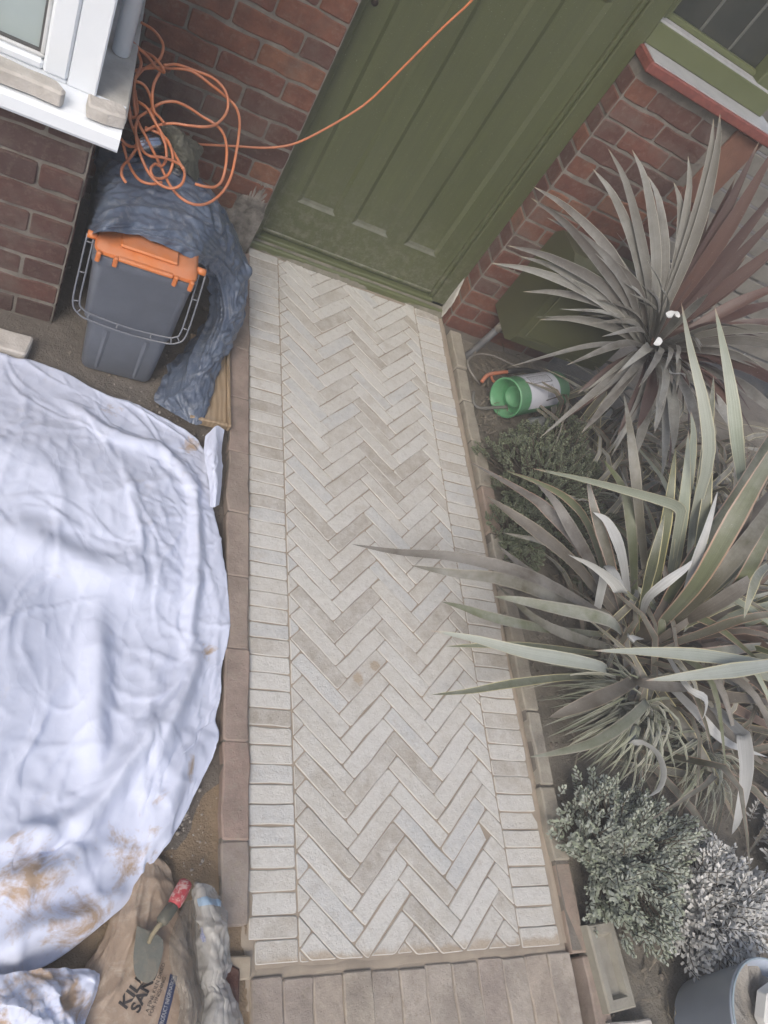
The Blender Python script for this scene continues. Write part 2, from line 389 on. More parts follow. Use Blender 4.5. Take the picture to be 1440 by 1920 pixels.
def mat_glass(name, tint, fac=.12):
    t = NT(name); out = t.t.nodes['Material Output']
    tr = t.n('BsdfTransparent', {'Color': tint}); gl = t.n('BsdfGlossy', {'Color': (.9, .95, 1), 'Roughness': .04})
    f = t.n('Fresnel', {'IOR': 1.5}).outputs[0]; mx = t.n('MixShader', {0: f, 1: tr.outputs[0], 2: gl.outputs[0]}); t.t.links.new(mx.outputs[0], out.inputs[0]); return t.m
M_PANE = simple('obscured_window_glass', (.42, .49, .49), (.36, .43, .43), 5, .12, .1, 30, .001)
M_BLIND = simple('pale_blind', (.46, .53, .53), (.40, .47, .47), 6, .8, .1, 20)
M_DARKIN = simple('dark_room', (.022, .024, .022), (.03, .032, .028), 5, .7, 0)
M_DARKGLASS = simple('old_dark_glass', (.030, .034, .030), (.045, .048, .042), 9, .12, .25, 16, .003)
M_LEAD = simple('lead_strip', (.12, .125, .115), None, 30, .5, .2)
M_UPWALL = None
def mat_upwall():
    t = NT('upper_brickwork'); w = t.co(True); s = t.n('SeparateXYZ', {0: w})
    c = t.n('CombineXYZ', {0: t.math('ADD', s.outputs[0], s.outputs[1]), 1: s.outputs[2]})
    b = t.n('TexBrick', {'Vector': c.outputs[0], 'Color1': (.115, .042, .028, 1), 'Color2': (.08, .035, .026, 1), 'Mortar': (.2, .18, .15, 1), 'Scale': 1.0, 'Mortar Size': .006, 'Brick Width': .225, 'Row Height': .075})
    return t.done(b.outputs[0], .85, t.bump(b.outputs[1], -.5, .004))
M_UPWALL = mat_upwall()

# ------------------------------------------------------------------ ground
def terrain(name, x0, x1, y0, y1, n, m, zf, mat):
    X, Y = np.meshgrid(np.linspace(x0, x1, m), np.linspace(y0, y1, n)); Z = zf(X, Y)
    return tag(new_obj(name, grid_mesh(name, np.stack([X, Y, Z], -1), mat)), kind='structure')
MBg = MB(); MBg.box(-15, 15, -15, 15, -.4, -.12)
tag(MBg.build('ground', M_SOIL), kind='structure')
def rough(X, Y, a=.01, seed=3):
    r_ = np.random.default_rng(seed); return sum(a / (k + 1) * (smooth_noise(*X.shape, c, r_)) for k, c in enumerate((6, 17, 43)))
terrain('soil', -2.4, -.062, -.9, 2.46, 150, 110, lambda X, Y: -.012 + rough(X, Y, .007, 3), M_SOIL)
terrain('sandy_ground', -1.0, -.055, -.7, .62, 70, 60, lambda X, Y: -.010 + .016 * np.clip((.42 - Y + .25 * np.sin(X * 9)) / .25, -1.4, 1) + rough(X, Y, .003, 9), M_SANDGND)
terrain('sandy_strip', -.075, .012, -.7, .10, 40, 12, lambda X, Y: -.006 + rough(X, Y, .002, 12), M_SANDGND)
terrain('garden_bed', .955, 4.2, -1.2, 2.5, 150, 130, lambda X, Y: -.03 + rough(X, Y, .014, 5), M_BED)

# ------------------------------------------------------------------ path of pale clay pavers
path = MB().box(-.005, .905, -.034, 2.455, -.06, -.0028).build('path', M_SAND); tag(path, 'path of long pale clay pavers in herringbone with header borders', None, None, 'structure')
Wp = .0492; XL, XR, YB, YT = .1215, .7565, .004, 2.437
O = np.array([.297, -.002]); A_ = np.array([1, 1]) / math.sqrt(2); B_ = np.array([-1, 1]) / math.sqrt(2)
rng = np.random.default_rng(11); full = {}
def put_paver(name, poly, nm):
    cx = sum(p[0] for p in poly) / len(poly); cy = sum(p[1] for p in poly) / len(poly)
    loc = [(p[0] - cx, p[1] - cy) for p in poly]
    me = prism(nm, rounded(loc, .006, rng, .0009), -.03, 0.0, .0020, [M_PAVER, M_PAVEDGE])
    o = new_obj(name, me, path); o.location = (cx, cy, rng.normal(0, .0009)); o.rotation_euler = (rng.normal(0, .004), rng.normal(0, .004), rng.normal(0, .004))
def rect_ab(a0, a1, b0, b1, g=.0014):
    return [tuple(O + Wp * 0 + (a * A_ + b * B_)) for a, b in ((a0 + g, b0 + g), (a1 - g, b0 + g), (a1 - g, b1 - g), (a0 + g, b1 - g))]
n_p = 0
for k in range(-60, 60):
    for c in range(-3, 5):
        p = np.array([k + 4 * c, k - 4 * c]) * Wp
        for kind in (0, 1):
            a0, b0 = (p[0], p[1]) if kind == 0 else (p[0], p[1] + Wp)
            poly = rect_ab(a0, a0 + (4 * Wp if kind == 0 else Wp), b0, b0 + (Wp if kind == 0 else 4 * Wp))
            yb = YB - .004 * math.sin(a0 * 9); yt = YT + .018 * math.sin((a0 - b0) * 9 + 1)
            for cl in ((-1, 0, -(XL + .0018)), (1, 0, XR - .0018), (0, -1, -yb), (0, 1, yt)):
                poly = clip(poly, *cl)
                if len(poly) < 3: break
            if len(poly) < 3 or area(poly) < 1.6e-4: continue
            # drop duplicate points
            q = [poly[0]]
            for v in poly[1:]:
                if math.hypot(v[0] - q[-1][0], v[1] - q[-1][1]) > .003: q.append(v)
            if math.hypot(q[0][0] - q[-1][0], q[0][1] - q[-1][1]) < .003: q.pop()
            if len(q) < 3: continue
            put_paver('paver', q, 'paver'); n_p += 1
for side, (xa, xb) in enumerate(((.002, .1195), (.7585, .886))):
    y = .006 if side == 0 else -.006; i = 0
    while y < 2.43:
        h = .0488 * rng.uniform(.96, 1.04); y2 = min(y + h, 2.44)
        if y2 - y < .02: break
        ext = rng.normal(0, .0012)
        xin = .004 * math.sin(y * 2.2)
        if side == 0: q = [(xa + ext + (.013 if y < .02 else 0), y + .0016), (xb, y + .0016), (xb, y2 - .0016), (xa + ext + (.013 if y < .02 else 0), y2 - .0016)]
        else: q = [(xa, y + .0016), (xb + ext + xin * 2, y + .0016), (xb + ext + xin * 2, y2 - .0016), (xa, y2 - .0016)]
        put_paver('edge_paver', q, 'edge_paver'); y = y2; i += 1
# dry sand strips along the right border and the lower end
def sand_strip(pts, w, z, seed):
    r_ = np.random.default_rng(seed); P = catmull(pts, 60); V = []
    T = np.gradient(P, axis=0); T /= np.linalg.norm(T, axis=1)[:, None]; S = np.stack([-T[:, 1], T[:, 0], 0 * T[:, 0]], 1)
    sn = np.array([smooth_noise(60, 2, 18, r_)[:, 0], smooth_noise(60, 2, 18, r_)[:, 0]])
    cols = []
    for u in (-1, -.5, 0, .5, 1):
        ww = w * (u + .28 * (sn[0] if u < 0 else sn[1]) * abs(u)); cols.append(P + S * ww[:, None] + np.array([0, 0, 1.]) * (z * (1 - u * u))[..., None] if False else P + S * np.asarray(ww)[:, None] + np.array([[0, 0, z * (1 - abs(u) ** 1.5)]]))
    o = new_obj('sand_fill', grid_mesh('sand_fill', np.stack(cols, 1), M_SAND), path); o['kind'] = 'stuff'; return o
sand_strip([(.897, 2.42, -.004), (.893, 1.8, -.004), (.898, 1.2, -.004), (.902, .6, -.004), (.913, .0, -.004)], .010, .0025, 4)
sand_strip([(.02, -.008, -.004), (.3, -.010, -.004), (.6, -.008, -.004), (.9, -.012, -.004)], .014, .0028, 8)
sand_strip([(.004, .16, -.004), (.006, .05, -.004), (.012, -.02, -.004), (.01, -.08, -.008)], .014, .003, 6)

# ------------------------------------------------------------------ brick kerbs and step
def lay(parent, name, x0, x1, y0, y1, z0, z1, mat, rad=.006, cham=.004, jit=.0012):
    cx, cy = (x0 + x1) / 2, (y0 + y1) / 2
    q = [(x0 - cx, y0 - cy), (x1 - cx, y0 - cy), (x1 - cx, y1 - cy), (x0 - cx, y1 - cy)]
    o = new_obj(name, prism(name, rounded(q, rad, rng, jit), z0, 0, cham, [mat]), parent)
    o.location = (cx, cy, z1 + rng.normal(0, .0015)); o.rotation_euler = (rng.normal(0, .006), rng.normal(0, .012), rng.normal(0, .006)); return o
kl = thing('brick_kerb', 'long kerb of worn reddish bricks laid end to end left of the path', 'kerb', (-.035, 1.2, 0))
ys = [.085, .262, .495, .742, .962, 1.178, 1.405, 1.63, 1.855, 2.085, 2.37]
for a, b in zip(ys[:-1], ys[1:]): o = lay(kl, 'brick', -.071, -.004, a + .0002, b - .0002, -.09, .016, M_KERB, .007, .004, .0018); o.location -= kl.location
o = MB().box(-.034, .031, -1.1, 1.15, -.08, .0125).build('mortar', M_MORTAR, kl); 
kr = thing('brick_kerb', 'narrow kerb of grey and terracotta bricks right of the path beside the plants', 'kerb', (.935, 1.2, 0))
ys = [-.03, .20, .41, .64, .86, 1.08, 1.30, 1.51, 1.73, 1.94, 2.12, 2.34]
for a, b in zip(ys[:-1], ys[1:]): o = lay(kr, 'brick', .913 + rng.normal(0, .002), .966 + rng.normal(0, .002), a + .003, b - .003, -.09, .024 + rng.normal(0, .003), M_RKERB); o.location -= kr.location
MB().box(-.02, .028, -1.22, 1.13, -.09, .014).build('mortar', M_MORTAR, kr)
st = thing('brick_step', 'row of sandy worn bricks laid side by side across the near end of the path', 'step', (.45, -.13, 0))
x = .006
while x < .90:
    w = .0755 * rng.uniform(.96, 1.04); o = lay(st, 'brick', x + .0006, x + w - .0006, -.245, -.022 + .028 * (x / .9) * 0 + rng.normal(0, .002), -.08, .004, M_STEP, .005, .003, .0015); o.location -= st.location; x += w
MB().box(-.445, .45, -.118, .10, -.08, .0005).build('mortar', M_SAND, st)
x = .895
for (a, b, yy0, yy1, nm) in ((.945, 1.0, -.30, -.035, 0),):
    o = lay(st, 'brick', a, b, yy0, yy1, -.08, .012, M_KERB); o.location -= st.location

# ------------------------------------------------------------------ house
house = thing('house', 'red brick house front with green panelled door, white bay window and leaded window', 'house', (0, 2.6, 0))
HO = np.array(house.location)
def hb(name, mb, mat, parent=None, smooth=False):      # world coordinates -> child of house (or of a part sitting at the house origin)
    mb.v = [tuple(np.array(v) - HO) for v in mb.v]
    return mb.build(name, mat, parent or house, smooth)
rb = np.random.default_rng(21); BM = {}
def brick_mesh(L, H, mat, key):
    k = (round(L, 3), mat.name, key)
    if k not in BM:
        q = [(-L / 2, -H / 2), (L / 2, -H / 2), (L / 2, H / 2), (-L / 2, H / 2)]
        BM[k] = prism('brick', rounded(q, .008, rb, .0020, .045), -.05, 0, .0035, [mat])
    return BM[k]
def brick_face(parent, p0, xdir, ndir, length, zs, mat, header_first, skip=None, pitch=.0747, depth=.0):
    """bricks on a vertical face. p0: start corner (world), xdir along, ndir outward"""
    xd, nd = np.array(xdir, float), np.array(ndir, float); z = zs[0]; row = 0
    basis = Matrix(((xd[0], 0, nd[0]), (xd[1], 0, nd[1]), (0, 1, 0))).to_4x4()
    while z < zs[1]:
        first = .106 if (row % 2 == header_first) else .218
        s = 0.0; k = 0
        while s < length - .02:
            L = first if k == 0 else (.218 if rb.random() < .86 else .106)
            L = min(L, length - s)
            if L > .03:
                c = np.array(p0) + xd * (s + L / 2); c[2] = z + pitch / 2
                if not (skip and skip(c, row)):
                    w = max(L - .0095, .02)
                    me = brick_mesh(round(w, 2) if abs(w - .2085) < .004 or abs(w - .0965) < .004 else round(w, 3), pitch - .0098, mat, int(rb.integers(0, 5)))
                    o = new_obj('brick', me, parent)
                    o.matrix_local = Matrix.Translation(Vector(c - HO + nd * (.0035 + rb.normal(0, .0012)))) @ basis @ Matrix.Rotation(rb.normal(0, .004), 4, 'Z')
            s += L + 0.0; k += 1
        z += pitch; row += 1
WY0 = 2.385                       # front face of door wall
# left of door
wl = hb('wall', MB().box(-.62, -.016, WY0, WY0 + .20, -.1, 1.42), M_MORTAR)
brick_face(wl, (-.016, WY0, 0), (-1, 0, 0), (0, -1, 0), .62, (.012, 1.36), M_BRICK, 0, skip=lambda c, r_: (c[2] < .30 and c[0] > -.14 and not (c[0] < -.10 and c[2] > .2)))
# ragged cement render patch near door foot
pt = np.array([(-.13, .0), (-.02, .0), (-.018, .29), (-.05, .325), (-.09, .30), (-.12, .22), (-.15, .12)])
def blob_patch(name, poly, y0, th, mat, parent, n=26, amp=.006, seed=1):
    r_ = np.random.default_rng(seed); c = poly.mean(0); P = np.array([catmull(list(poly) + [poly[0]], 49)[:-1]])[0]
    P = P + r_.normal(0, .0018, P.shape); rings = [0, .35, .7, .9, 1.0]; V = []; F = []
    for k, s in enumerate(rings):
        for p in P: q = c + (p - c) * s; V.append((q[0], y0 - (th * (1 - s ** 6) + r_.uniform(0, amp) * (s < 1)), q[1]))
    n = len(P)
    for k in range(len(rings) - 1):
        for i in range(n): F.append((k * n + i, k * n + (i + 1) % n, (k + 1) * n + (i + 1) % n, (k + 1) * n + i))
    m = MB(); m.add(V, F); return hb(name, m, mat, parent, True)
M_RENDER = simple('crumbling_cement', (.30, .275, .24), (.11, .10, .088), 22, .95, 1.0, 90, .006)
blob_patch('cement_patch', pt, WY0 + .002, .006, M_RENDER, wl, amp=.005)
# upper wall and above the door
hb('upper_wall', MB().box(-.62, -.016, WY0 - .004, WY0 + .2, 1.425, 5).box(-.014, .898, WY0 - .004, WY0 + .2, 2.2, 5).box(.9, 1.46, WY0 - .004, WY0 + .2, 2.6, 5), M_UPWALL)
# right of door
RX = .902; RW = .60
wr = hb('wall', MB().box(RX, RX + RW, WY0, WY0 + .25, -.1, 1.225), M_MORTAR)
brick_face(wr, (RX, WY0, 0), (1, 0, 0), (0, -1, 0), RW, (.0 - .004, 1.15), M_BRICK, 1, skip=lambda c, r_: c[0] > 1.37 and c[2] > .93)
brick_face(wr, (RX, WY0 + .095, 0), (0, -1, 0), (-1, 0, 0), .097, (.0 - .004, 1.15), M_BRICK, 5)
M_PLASTER = simple('terracotta_render', (.19, .095, .062), (.15, .07, .048), 10, .85, .5, 60, .003)
hb('corner_render', MB().box(RX + RW - .13, RX + RW + .004, WY0 - .010, WY0 + .2, .93, 1.215, .004), M_PLASTER, wr)
blob_patch('cement_smear', np.array([(.0, .0), (.05, .0), (.06, .10), (.03, .17), (.0, .20)]) + np.array([.90, .0]), 0, .003, M_CONC, wr, amp=.002, seed=4).data.transform(
    Matrix.Translation(Vector((RX - .009, WY0 + .094, 0)) - Vector(HO)) @ Matrix.Rotation(-math.pi / 2, 4, 'Z') @ Matrix.Translation(Vector(HO) - Vector((.90, 0, 0))))
# door frame, door, threshold
FY = 2.468; DY = 2.497
fr = hb('door_frame', MB().box(.828, .9, FY, FY + .08, .0, 2.2, .004).box(.812, .828, FY + .014, FY + .06, .0, 2.2, .003).box(-.012, .028, FY, FY + .08, .0, 2.2, .004), M_GREEN)
door = hb('door', MB().box(.03, .11, DY, DY + .04, .055, 2.1).box(.27, .341, DY, DY + .04, .055, 2.1).box(.505, .581, DY, DY + .04, .055, 2.1).box(.735, .812, DY, DY + .04, .055, 2.1)
          .box(.11, .27, DY, DY + .04, .055, .225).box(.341, .505, DY, DY + .04, .055, .225).box(.581, .735, DY, DY + .04, .055, .225)
          .box(.11, .27, DY, DY + .04, 1.30, 1.42).box(.341, .505, DY, DY + .04, 1.30, 1.42).box(.581, .735, DY, DY + .04, 1.30, 1.42), M_GREEN)
M_MOULDLIT = simple('lit_moulding_green', (.16, .165, .125), (.10, .105, .072), 30, .5, .2, 60)  # paler green paints in the light that the sloped bottom mouldings catch
for (xa, xb) in ((.11, .27), (.341, .505), (.581, .735)):
    hb('panel', MB().box(xa, xb, DY + .0097, DY + .030, .225, 1.30), M_GREEN, door)
    hb('panel', MB().box(xa, xb, DY + .014, DY + .030, 1.42, 2.1), M_GREEN, door)
    # bolection moulding: sloped strips on four sides
    m = MB(); w = .016
    def strip(a, b, c, e): m.add([a, b, c, e], [(0, 1, 2, 3)])
    z0, z1 = .225, 1.30; y0, y1 = DY + .001, DY + .0095
    strip((xa, y0, z0), (xa, y0, z1), (xa + w, y1, z1 - w), (xa + w, y1, z0 + w)); strip((xb, y0, z1), (xb, y0, z0), (xb - w, y1, z0 + w), (xb - w, y1, z1 - w))
    strip((xa, y0, z1), (xb, y0, z1), (xb - w, y1, z1 - w), (xa + w, y1, z1 - w)); hb('moulding', m, M_GREEN, door)
    m = MB(); m.add([(xa, y0 - .001, z0), (xb, y0 - .001, z0), (xb - w * .8, y0 + .006, z0 + .010), (xa + w * .8, y0 + .006, z0 + .010), (xb - w, y1 + .0, z0 + .022), (xa + w, y1 + .0, z0 + .022)], [(0, 1, 2, 3), (3, 2, 4, 5)])
    hb('moulding', m, M_MOULDLIT, door)
m = MB().box(.031, .812, DY - .007, DY + .001, .052, .068, .003); hb('weather_bar', m, M_GREEN, door)
kx = ay(703, 4, DY); m = MB().lathe([(.0, .006), (.010, .005), (.012, .0)], (kx[0], DY - .0005, kx[2]), (0, -1, 0), 16, (False, False)); hb('keyhole_plate', m, simple('dark_brass', (.05, .035, .025), None, 30, .45, .1, Metallic=.6), door, True)
th = hb('threshold', MB().box(-.01, .9, 2.440, 2.52, -.03, .026, .006).box(-.008, .898, 2.468, 2.53, .02, .044, .004), M_GREENLT)
mo = MB(); r2 = np.random.default_rng(5); P = []
for i, xx in enumerate(np.linspace(-.01, .9, 60)):
    y = 2.432 + .007 * math.sin(xx * 11 + 1) + r2.normal(0, .002); P.append([(xx, y, -.004), (xx, y + .006, .006 + r2.uniform(0, .006)), (xx, 2.458, .030 + r2.uniform(0, .003)), (xx, 2.47, .028)])
P = np.array(P); me = grid_mesh('mortar_fillet', P - HO, simple('threshold_mortar', (.23, .215, .175), (.15, .145, .11), 22, .95, .9, 130, .004)); new_obj('mortar_fillet', me, house)

# right-hand window over a painted sill
SZ = 1.258
sill = hb('window_sill', MB().box(RX - .012, RX + RW + .03, 2.345, 2.52, SZ - .035, SZ - .002, .004), M_REDPAINT)
hb('sill_top', MB().box(RX + .006, RX + RW + .026, 2.362, 2.515, SZ - .01, SZ + .001), M_WHITEPAINT, sill)
win = hb('window', MB().box(RX + .0, RX + .036, 2.515, 2.60, SZ, 2.6, .004).box(RX + RW - .12, RX + RW - .02, 2.49, 2.60, SZ, 2.6, .004), M_GREENLT)
hb('bottom_rail', MB().box(RX + .0, RX + RW - .01, 2.478, 2.60, SZ + .0015, SZ + .072, .003), M_GREENLT, win)
hb('glazing_ledge', MB().box(RX + .002, RX + RW - .03, 2.482, 2.58, SZ + .0722, SZ + .079), M_WHITEPAINT, win)
hb('sash', MB().box(RX + .036, RX + .052, 2.53, 2.575, SZ + .079, 2.6).box(RX + .052, RX + RW - .12, 2.53, 2.575, SZ + .079, SZ + .098, .003), M_GREENLT, win)
gx0, gx1 = RX + .052, RX + RW - .12
xs = np.linspace(gx0, gx1, 4)
for a, b in zip(xs[:-1], xs[1:]):
    for c, e in ((SZ + .098, SZ + .40), (SZ + .405, SZ + .72), (SZ + .725, 2.6)):
        hb('pane', MB().box(a + .002, b - .002, 2.553, 2.558, c, e), M_DARKGLASS, win)
for a in xs[1:-1]: hb('lead_strip', MB().box(a - .005, a + .005, 2.548, 2.560, SZ + .098, 2.6, .002), M_LEAD, win)
m = MB()
for c in (SZ + .4025, SZ + .7225): m.box(gx0, gx1, 2.549, 2.561, c - .005, c + .005, .002)
hb('lead_strip', m, M_LEAD, win)

# left bay: brick base, white sill, white window
BY, BX = 1.743, -.632
bay = hb('bay_wall', MB().box(-2.6, BX, BY, 2.6, -.1, .70), M_MORTAR)
brick_face(bay, (BX, BY, 0), (-1, 0, 0), (0, -1, 0), .66, (-.082, .68), M_BAYBRICK, 1, pitch=.0772)
brick_face(bay, (BX, BY, 0), (0, 1, 0), (1, 0, 0), .63, (-.082, .68), M_BAYBRICK, 0, pitch=.0772)
SLZ = .722
ledge = hb('stone_ledge', MB().box(-.80, -.573, 1.772, 2.38, .695, SLZ - .001, .004), M_CONC)
m = MB(); xr = -.580; prof = [(1.80, .690), (1.712, .690), (1.704, .672), (1.690, .670), (1.686, .678), (1.688, .706), (1.696, .716), (1.712, .7205), (1.80, .7265)]
v = [(x_, a, b) for x_ in (-2.6, xr) for a, b in prof]; n = len(prof)
m.add(v, [(i, i + 1, n + i + 1, n + i) for i in range(n - 1)] + [tuple(range(n, 2 * n))[::-1]])
hb('window_sill', m, M_UPVC)
win2 = hb('window', MB().box(-.716, -.65, 1.786, 1.86, SLZ + .004, 2.4, .004).box(-2.6, -.7165, 1.7875, 1.86, SLZ + .004, SLZ + .016, .003), M_UPVC)
hb('sash', MB().box(-.770, -.7165, 1.780, 1.84, SLZ + .016, 2.4, .006).box(-2.6, -.7705, 1.7812, 1.84, SLZ + .0165, SLZ + .040, .006), M_UPVC, win2)
hb('glazing_bead', MB().box(-.780, -.7705, 1.790, 1.83, SLZ + .0505, 2.4, .003).box(-2.6, -.7705, 1.791, 1.83, SLZ + .0405, SLZ + .050, .003), M_UPVCDIRT, win2)
hb('gasket', MB().box(-.785, -.7805, 1.796, 1.826, SLZ + .0545, 2.4).box(-2.6, -.7805, 1.7965, 1.826, SLZ + .0502, SLZ + .0542), M_GASKET, win2)
hb('pane', MB().box(-2.6, -.784, 1.806, 1.810, SLZ + .053, 2.4), M_PANE, win2)
hb('bay_side', MB().box(-2.6, -.652, 1.868, 2.38, SLZ, 2.4), M_UPVCDIRT, win2)
hb('bay_roof', MB().box(-2.7, -.55, 1.66, 2.38, 2.42, 2.6), M_UPVC)
hb('upper_wall', MB().box(-2.6, -.62, 2.384, 2.6, 2.6, 5), M_UPWALL)
# white pipe standing on the ledge
pb = az(226, 100, SLZ)
pipe = thing('drain_pipe', 'white plastic pipe standing on the ledge beside the white window', 'pipe', (pb[0], pb[1], SLZ))
m = MB().lathe([(.0, 0.0), (.019, .0), (.0225, .004), (.0225, .16), (.026, .163), (.026, .21), (.0225, .214), (.0225, 1.5)], (0, 0, 0), (0, 0, 1), 24); m.build('tube', M_UPVC, pipe, True)
m = MB().lathe([(.0228, .165), (.0275, .168), (.0275, .172), (.0228, .175)], (0, 0, 0), (0, 0, 1), 24); m.build('collar', simple('grey_seal', (.25, .25, .25), None, 20, .6, 0), pipe, True)
# ------------------------------------------------------------------ white dust sheet over a heap
def mat_sheet():
    t = NT('white_cotton_sheet'); w = t.co(True)
    col = t.mix(t.fr(t.noise(5, 4, .6, w), .35, .7, 0, .35), (.62, .665, .81), (.575, .615, .735))
    col = t.mix(t.fr(t.noise(14, 7, .8, w), .62, .8, 0, .4), col, (.52, .47, .42))
    m = None
    for px, py, z, rr, s in ((30, 1385, .2, .055, 1), (95, 1375, .2, .04, .8), (50, 1670, .1, .13, .92), (20, 1560, .12, .06, 1.0), (150, 1690, .09, .06, 1.0), (120, 1490, .14, .03, .8), (30, 1720, .08, .08, .9),
                          (250, 1590, .06, .10, .85), (140, 1740, .06, .10, .85), (300, 1500, .05, .05, .7), (365, 1440, .04, .05, .8), (390, 1300, .03, .03, .8), (395, 1220, .03, .035, .7), (20, 1100, .24, .10, .5), (60, 1870, .07, .09, 1.0), (130, 1880, .07, .05, 1.1), (355, 830, .03, .05, .8), (210, 765, .03, .06, .6)):
        c = az(px, py, z); dd = t.n('VectorMath', {0: w, 1: tuple(c)}, operation='DISTANCE').outputs['Value']
        k = t.math('SUBTRACT', t.math('MULTIPLY', t.fr(dd, 0, rr * 1.5, 1, 0), s), 0.0); m = k if m is None else t.math('MAXIMUM', m, k)
    nz = t.math('ADD', t.math('MULTIPLY', t.noise(9, 4, .72, w, 1.2), .72), t.math('MULTIPLY', t.noise(70, 4, .8, w), .28))
    fac = t.fr(t.math('ADD', t.math('MULTIPLY', m, .5), nz), .76, .92)
    col = t.mix(t.math('MULTIPLY', fac, .92), col, t.mix(t.noise(300, 2), (.36, .245, .15), (.42, .30, .19)))
    nb = t.bump(t.noise(70, 3, .5, w), .14, .002)
    wp = t.n('VectorMath', {0: w, 1: t.n('VectorMath', {0: t.n('TexNoise', {'Vector': w, 'Scale': 5.0, 'Detail': 3}).outputs['Color'], 3: .22}, operation='SCALE').outputs[0]}, operation='ADD').outputs[0]
    for sc_, st_, ds_ in ((8., .50, .016), (19., .42, .007)):
        mp = t.n('Mapping', {'Vector': wp, 'Scale': (1.0, .55, .6), 'Rotation': (0, 0, .6 if sc_ < 10 else -.5)}); nb = t.bump(t.n('TexVoronoi', {'Vector': mp.outputs[0], 'Scale': sc_}).outputs['Distance'], st_, ds_, nb)
    m_ = t.done(col, .9, nb); t.b.inputs['Sheen Weight'].default_value = .15
    return m_
M_SHEET = mat_sheet()
def gauss(X, Y, c, sx, sy, h, rot=0.0):
    dx, dy = X - c[0], Y - c[1]; a = dx * math.cos(rot) + dy * math.sin(rot); b = -dx * math.sin(rot) + dy * math.cos(rot)
    return h * np.exp(-.5 * ((a / sx) ** 2 + (b / sy) ** 2))
def heap(X, Y):
    h = gauss(X, Y, (-.78, .62), .20, .26, .20) + gauss(X, Y, (-.62, .66), .10, .20, .05) + gauss(X, Y, (-.60, 1.15), .22, .17, .15) + gauss(X, Y, (-.33, .98), .13, .20, .08) + gauss(X, Y, (-.28, .50), .09, .13, .06) + gauss(X, Y, (-1.2, .9), .3, .5, .15) + gauss(X, Y, (-.85, .2), .25, .12, .07)
    return np.maximum(h * .50, .003) + .012
zt = .02
top = [(-1.15, 1.64, zt)] + [az(u, v, .02) for u, v in ((0, 664), (60, 676), (130, 702), (190, 738), (262, 760), (330, 795), (372, 822))]
right = [az(u, v, .025) for u, v in ((372, 822), (392, 870), (398, 950), (412, 1010), (424, 1080), (432, 1150), (428, 1200), (417, 1250), (416, 1300), (405, 1345), (412, 1375), (400, 1420))]
bot = [(-1.15, -.24, zt)] + [az(u, v, .03) for u, v in ((-70, 1880), (0, 1840), (90, 1808), (170, 1750), (235, 1690), (280, 1625), (330, 1555), (368, 1485), (400, 1420))]
left = [(-1.15, 1.64, zt), (-1.17, 1.0, zt), (-1.17, .3, zt), (-1.15, -.24, zt)]
S0 = coons(top, bot, left, right, 230, 168)
# even out spacing
S0[..., 2] = heap(S0[..., 0], S0[..., 1])
rs = np.random.default_rng(14)
pin = np.zeros(S0.shape[:2] + (1,)); pin[0] = pin[-1] = .35; pin[:, -1] = .35; pin[:, 0] = 1
S1 = crumple(S0, 1.07, 1.07, 110, 3, floor=heap, grav=.0012, hold=.004, bend=.35, pin=pin, rng=rs, amp=.03, cells=8, patchy=.45)
S1[..., 2] = np.maximum(heap(S1[..., 0], S1[..., 1]) * .6, S1[..., 2])
S1 = lap(S1)
# a few long drawn folds towards the lower right corner, as a cloth pulled over its edge makes
def fold(P, pts, w, h):
    c = catmull(pts, 60)[:, :2]; X = P[..., :2].reshape(-1, 2); dd = np.sqrt(((X[:, None] - c[None]) ** 2).sum(-1)); k = dd.argmin(1); dm = dd[np.arange(len(X)), k]
    fade = np.sin(np.pi * np.clip(k / 59, 0.02, .98)) ** .5; P[..., 2] += (h * np.exp(-.5 * (dm / w) ** 2) * fade).reshape(P.shape[:2])
for pts, w, h in ((((330, 1310), (270, 1390), (215, 1470), (150, 1560)), .016, .03), (((395, 1190), (370, 1260), (335, 1340), (290, 1450)), .014, .024), (((405, 1375), (360, 1420), (330, 1500), (300, 1570)), .016, .02),
                  (((0, 985), (120, 1035), (200, 1060), (300, 1065)), .03, .022), (((190, 1120), (192, 1230), (188, 1340), (190, 1430)), .02, .022), (((200, 1570), (130, 1620), (60, 1640), (0, 1650)), .016, .026),
                  (((260, 1640), (180, 1710), (90, 1735), (0, 1790)), .018, .028), (((180, 1500), (120, 1540), (60, 1550), (0, 1580)), .012, .02), (((378, 870), (382, 980), (380, 1080), (372, 1200)), .010, .018), (((130, 720), (220, 790), (330, 830), (385, 900)), .014, .014)):
    fold(S1, [az(u, v, .12) for u, v in pts], w * 1.1, h * 1.9)
S1 = lap(S1)
S1 = creases(S1, 130, (.08, .34), (.007, .020), .008, rs, soft=.5); S1 = creases(S1, 260, (.04, .22), (.0028, .006), .0080, rs, soft=.0); S1 = creases(S1, 260, (.02, .10), (.002, .004), .0028, rs, soft=.0)
sheet = new_obj('dust_sheet', grid_mesh('dust_sheet', S1, M_SHEET)); tag(sheet, 'large crumpled white dust sheet with sand on it, spread over the left ground', 'dust sheet')
sm = sheet.modifiers.new('sub', 'SUBSURF'); sm.levels = sm.render_levels = 1
sd = sheet.modifiers.new('thick', 'SOLIDIFY'); sd.thickness = .0015
